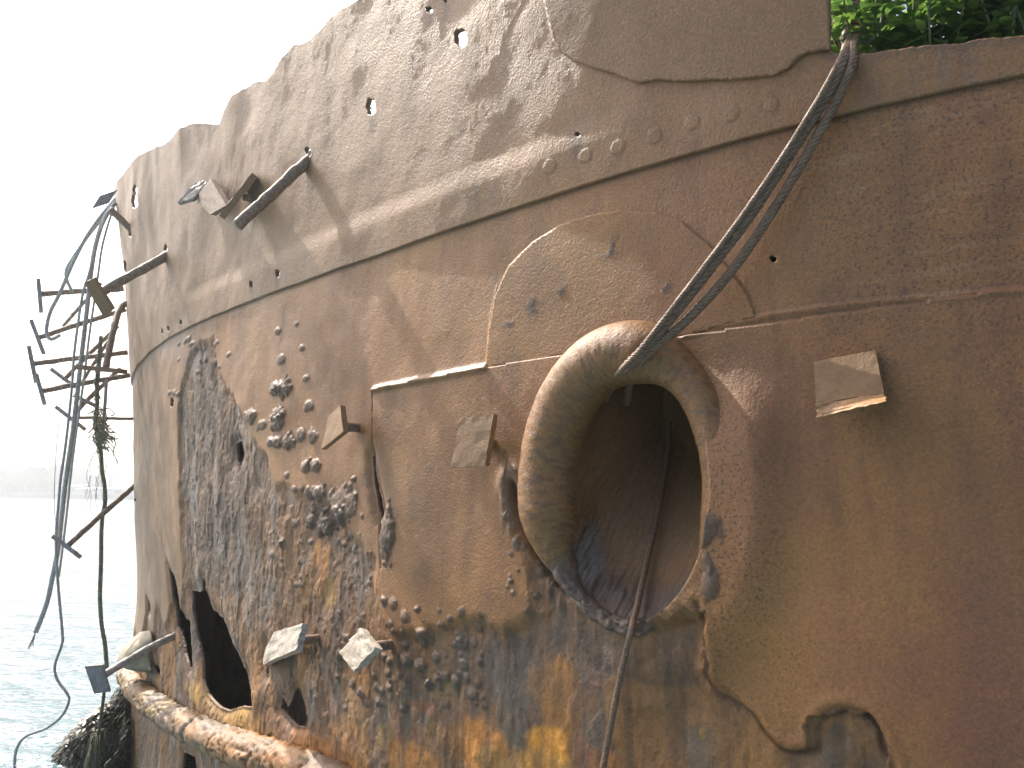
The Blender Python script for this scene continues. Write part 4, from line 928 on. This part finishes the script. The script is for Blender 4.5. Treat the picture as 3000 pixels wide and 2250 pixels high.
def bow_weed():
    V = []; Fc = []
    for _ in range(5200):
        s = random.uniform(7.0, 8.6) * K; zb = float(z_belt(s)); top = zb - .10 - .1 * max(0, (7.55 * K - s) / .3)
        z = random.uniform(-.05, top); 
        if s < 7.35 * K and random.random() < .85: continue
        p = Vector(surf(s, z, .005)); n = nrm(s); cl = .04 * (1 + math.sin(z * 14 + s * 5)) 
        p += n * random.uniform(0, .03 + cl); d = Vector((random.uniform(-.5, .5), random.uniform(-.5, .5), -1)).normalized()
        weed_blades(V, Fc, p, n, d, random.uniform(.03, .10), random.uniform(.005, .012))
    tag(mesh_obj('seaweed', V, Fc, M_WEED, None, False), 'dark seaweed hanging from the bow below the belting', 'seaweed', None, 'stuff')
bow_weed()

# ------------------------------------------------------------------ far shore
YF = 140.0
M_FAR = plain_mat('far_concrete', (.16, .17, .18), .9, .15, .3, .0); M_FAR2 = plain_mat('far_cladding', (.30, .32, .34), .8, .1, .3, .0); M_FARD = plain_mat('far_steel', (.10, .11, .12), .8, .2, .5, 0)
def boxg(V, Fc, x0, x1, y0, y1, z0, z1):
    b = len(V); V += [(x0, y0, z0), (x1, y0, z0), (x1, y1, z0), (x0, y1, z0), (x0, y0, z1), (x1, y0, z1), (x1, y1, z1), (x0, y1, z1)]
    Fc += [tuple(b + i for i in f) for f in ((0, 3, 2, 1), (4, 5, 6, 7), (0, 1, 5, 4), (1, 2, 6, 5), (2, 3, 7, 6), (3, 0, 4, 7))]
def fx(px): return (at(px, 1430, YF)).x
def fz(px, py): return at(px, py, YF).z
V = []; Fc = []; boxg(V, Fc, -430, 430, YF, YF + 60, -.5, .9); tag(mesh_obj('shore', V, Fc, M_FAR, smooth=False), kind='structure')
bd = empty('scaffolded_building', (fx(45), YF + 5, .9), 'faint blue building wrapped in scaffolding on the far shore', 'building')
def farpart(name, boxes, m):
    V = []; Fc = []
    for b in boxes: boxg(V, Fc, *b)
    V = [tuple(Vector(v) - bd.location) for v in V]; o = mesh_obj(name, V, Fc, m, smooth=False); o.parent = bd
farpart('walls', [(fx(-60), fx(30), YF + 5, YF + 25, .9, fz(10, 1376)), (fx(30), fx(92), YF + 6, YF + 25, .9, fz(60, 1384)), (fx(10), fx(40), YF + 8, YF + 20, fz(10, 1376), fz(30, 1362)), (fx(56), fx(76), YF + 8, YF + 20, fz(60, 1384), fz(66, 1362))], M_FAR)
farpart('scaffold', [(fx(x), fx(x) + .25, YF + 3.6, YF + 3.85, .9, fz(x, 1366 + 6 * math.sin(x) + max(0, x - 70) * .5)) for x in range(-56, 112, 7)] + [(fx(-60), fx(108 if y > 1390 else 92), YF + 3.5, YF + 4.6, fz(20, y), fz(20, y) + .28) for y in range(1374, 1426, 8)], M_FARD)
farpart('roof_tank', [(fx(20), fx(34), YF + 9, YF + 12, fz(27, 1362), fz(27, 1357))], M_FAR); farpart('roof_tank', [(fx(58), fx(70), YF + 9, YF + 12, fz(64, 1362), fz(64, 1356))], M_FAR)
ch = empty('chimney', (fx(153), YF + 20, .9), 'tall pale chimney beyond the scaffolded building', 'chimney'); V, Fc = tube_geo([Vector((0, 0, 0)), Vector((.3, 0, 4)), Vector((.9, 0, fz(160, 1331) - .9))], lambda t: .5 - .12 * t, 14); o = mesh_obj('stack', V, Fc, M_FAR2); o.parent = ch
for x0, x1, yt, lab in [(122, 176, 1417, 'low pale shed beside the chimney'), (182, 268, 1424, 'long flat shed in the middle of the far shore'), (270, 372, 1424, 'long shed on the far shore next to the bow')]:
    e = empty('shed', (fx((x0 + x1) / 2), YF + 4, .9), lab, 'shed', 'sheds on the far shore'); w = (fx(x1) - fx(x0)) / 2; hh = fz(x0, yt) - .9
    V = []; Fc = []; boxg(V, Fc, -w, w, 0, 12, 0, hh * .72); o = mesh_obj('walls', V, Fc, M_FAR2, smooth=False); o.parent = e
    V = [(-w - .2, -.3, hh * .72), (w + .2, -.3, hh * .72), (w + .2, 12.3, hh * .72), (-w - .2, 12.3, hh * .72), (-w - .2, 6, hh), (w + .2, 6, hh)]; o = mesh_obj('roof', V, [(0, 1, 5, 4), (2, 3, 4, 5), (0, 4, 3), (1, 2, 5), (3, 2, 1, 0)], M_FAR, smooth=False); o.parent = e
    V = []; Fc = []; boxg(V, Fc, -w * .3, w * .1, -.06, -.002, 0, hh * .5); o = mesh_obj('door', V, Fc, M_FARD, smooth=False); o.parent = e

# ------------------------------------------------------------------ haze
def haze():
    m = bpy.data.materials.new('haze'); m.use_nodes = True; n = m.node_tree.nodes; n.clear()
    out = n.new('ShaderNodeOutputMaterial'); v = n.new('ShaderNodeVolumePrincipled'); m.node_tree.links.new(v.outputs[0], out.inputs['Volume'])
    v.inputs['Color'].default_value = (.92, .96, 1, 1); v.inputs['Density'].default_value = HAZE; v.inputs['Anisotropy'].default_value = .75
    V = []; Fc = []; boxg(V, Fc, -460, 460, -70, 230, -1.6, 24)
    tag(mesh_obj('haze', V, Fc, m, smooth=False), kind='stuff')
HAZE = .0032
haze()
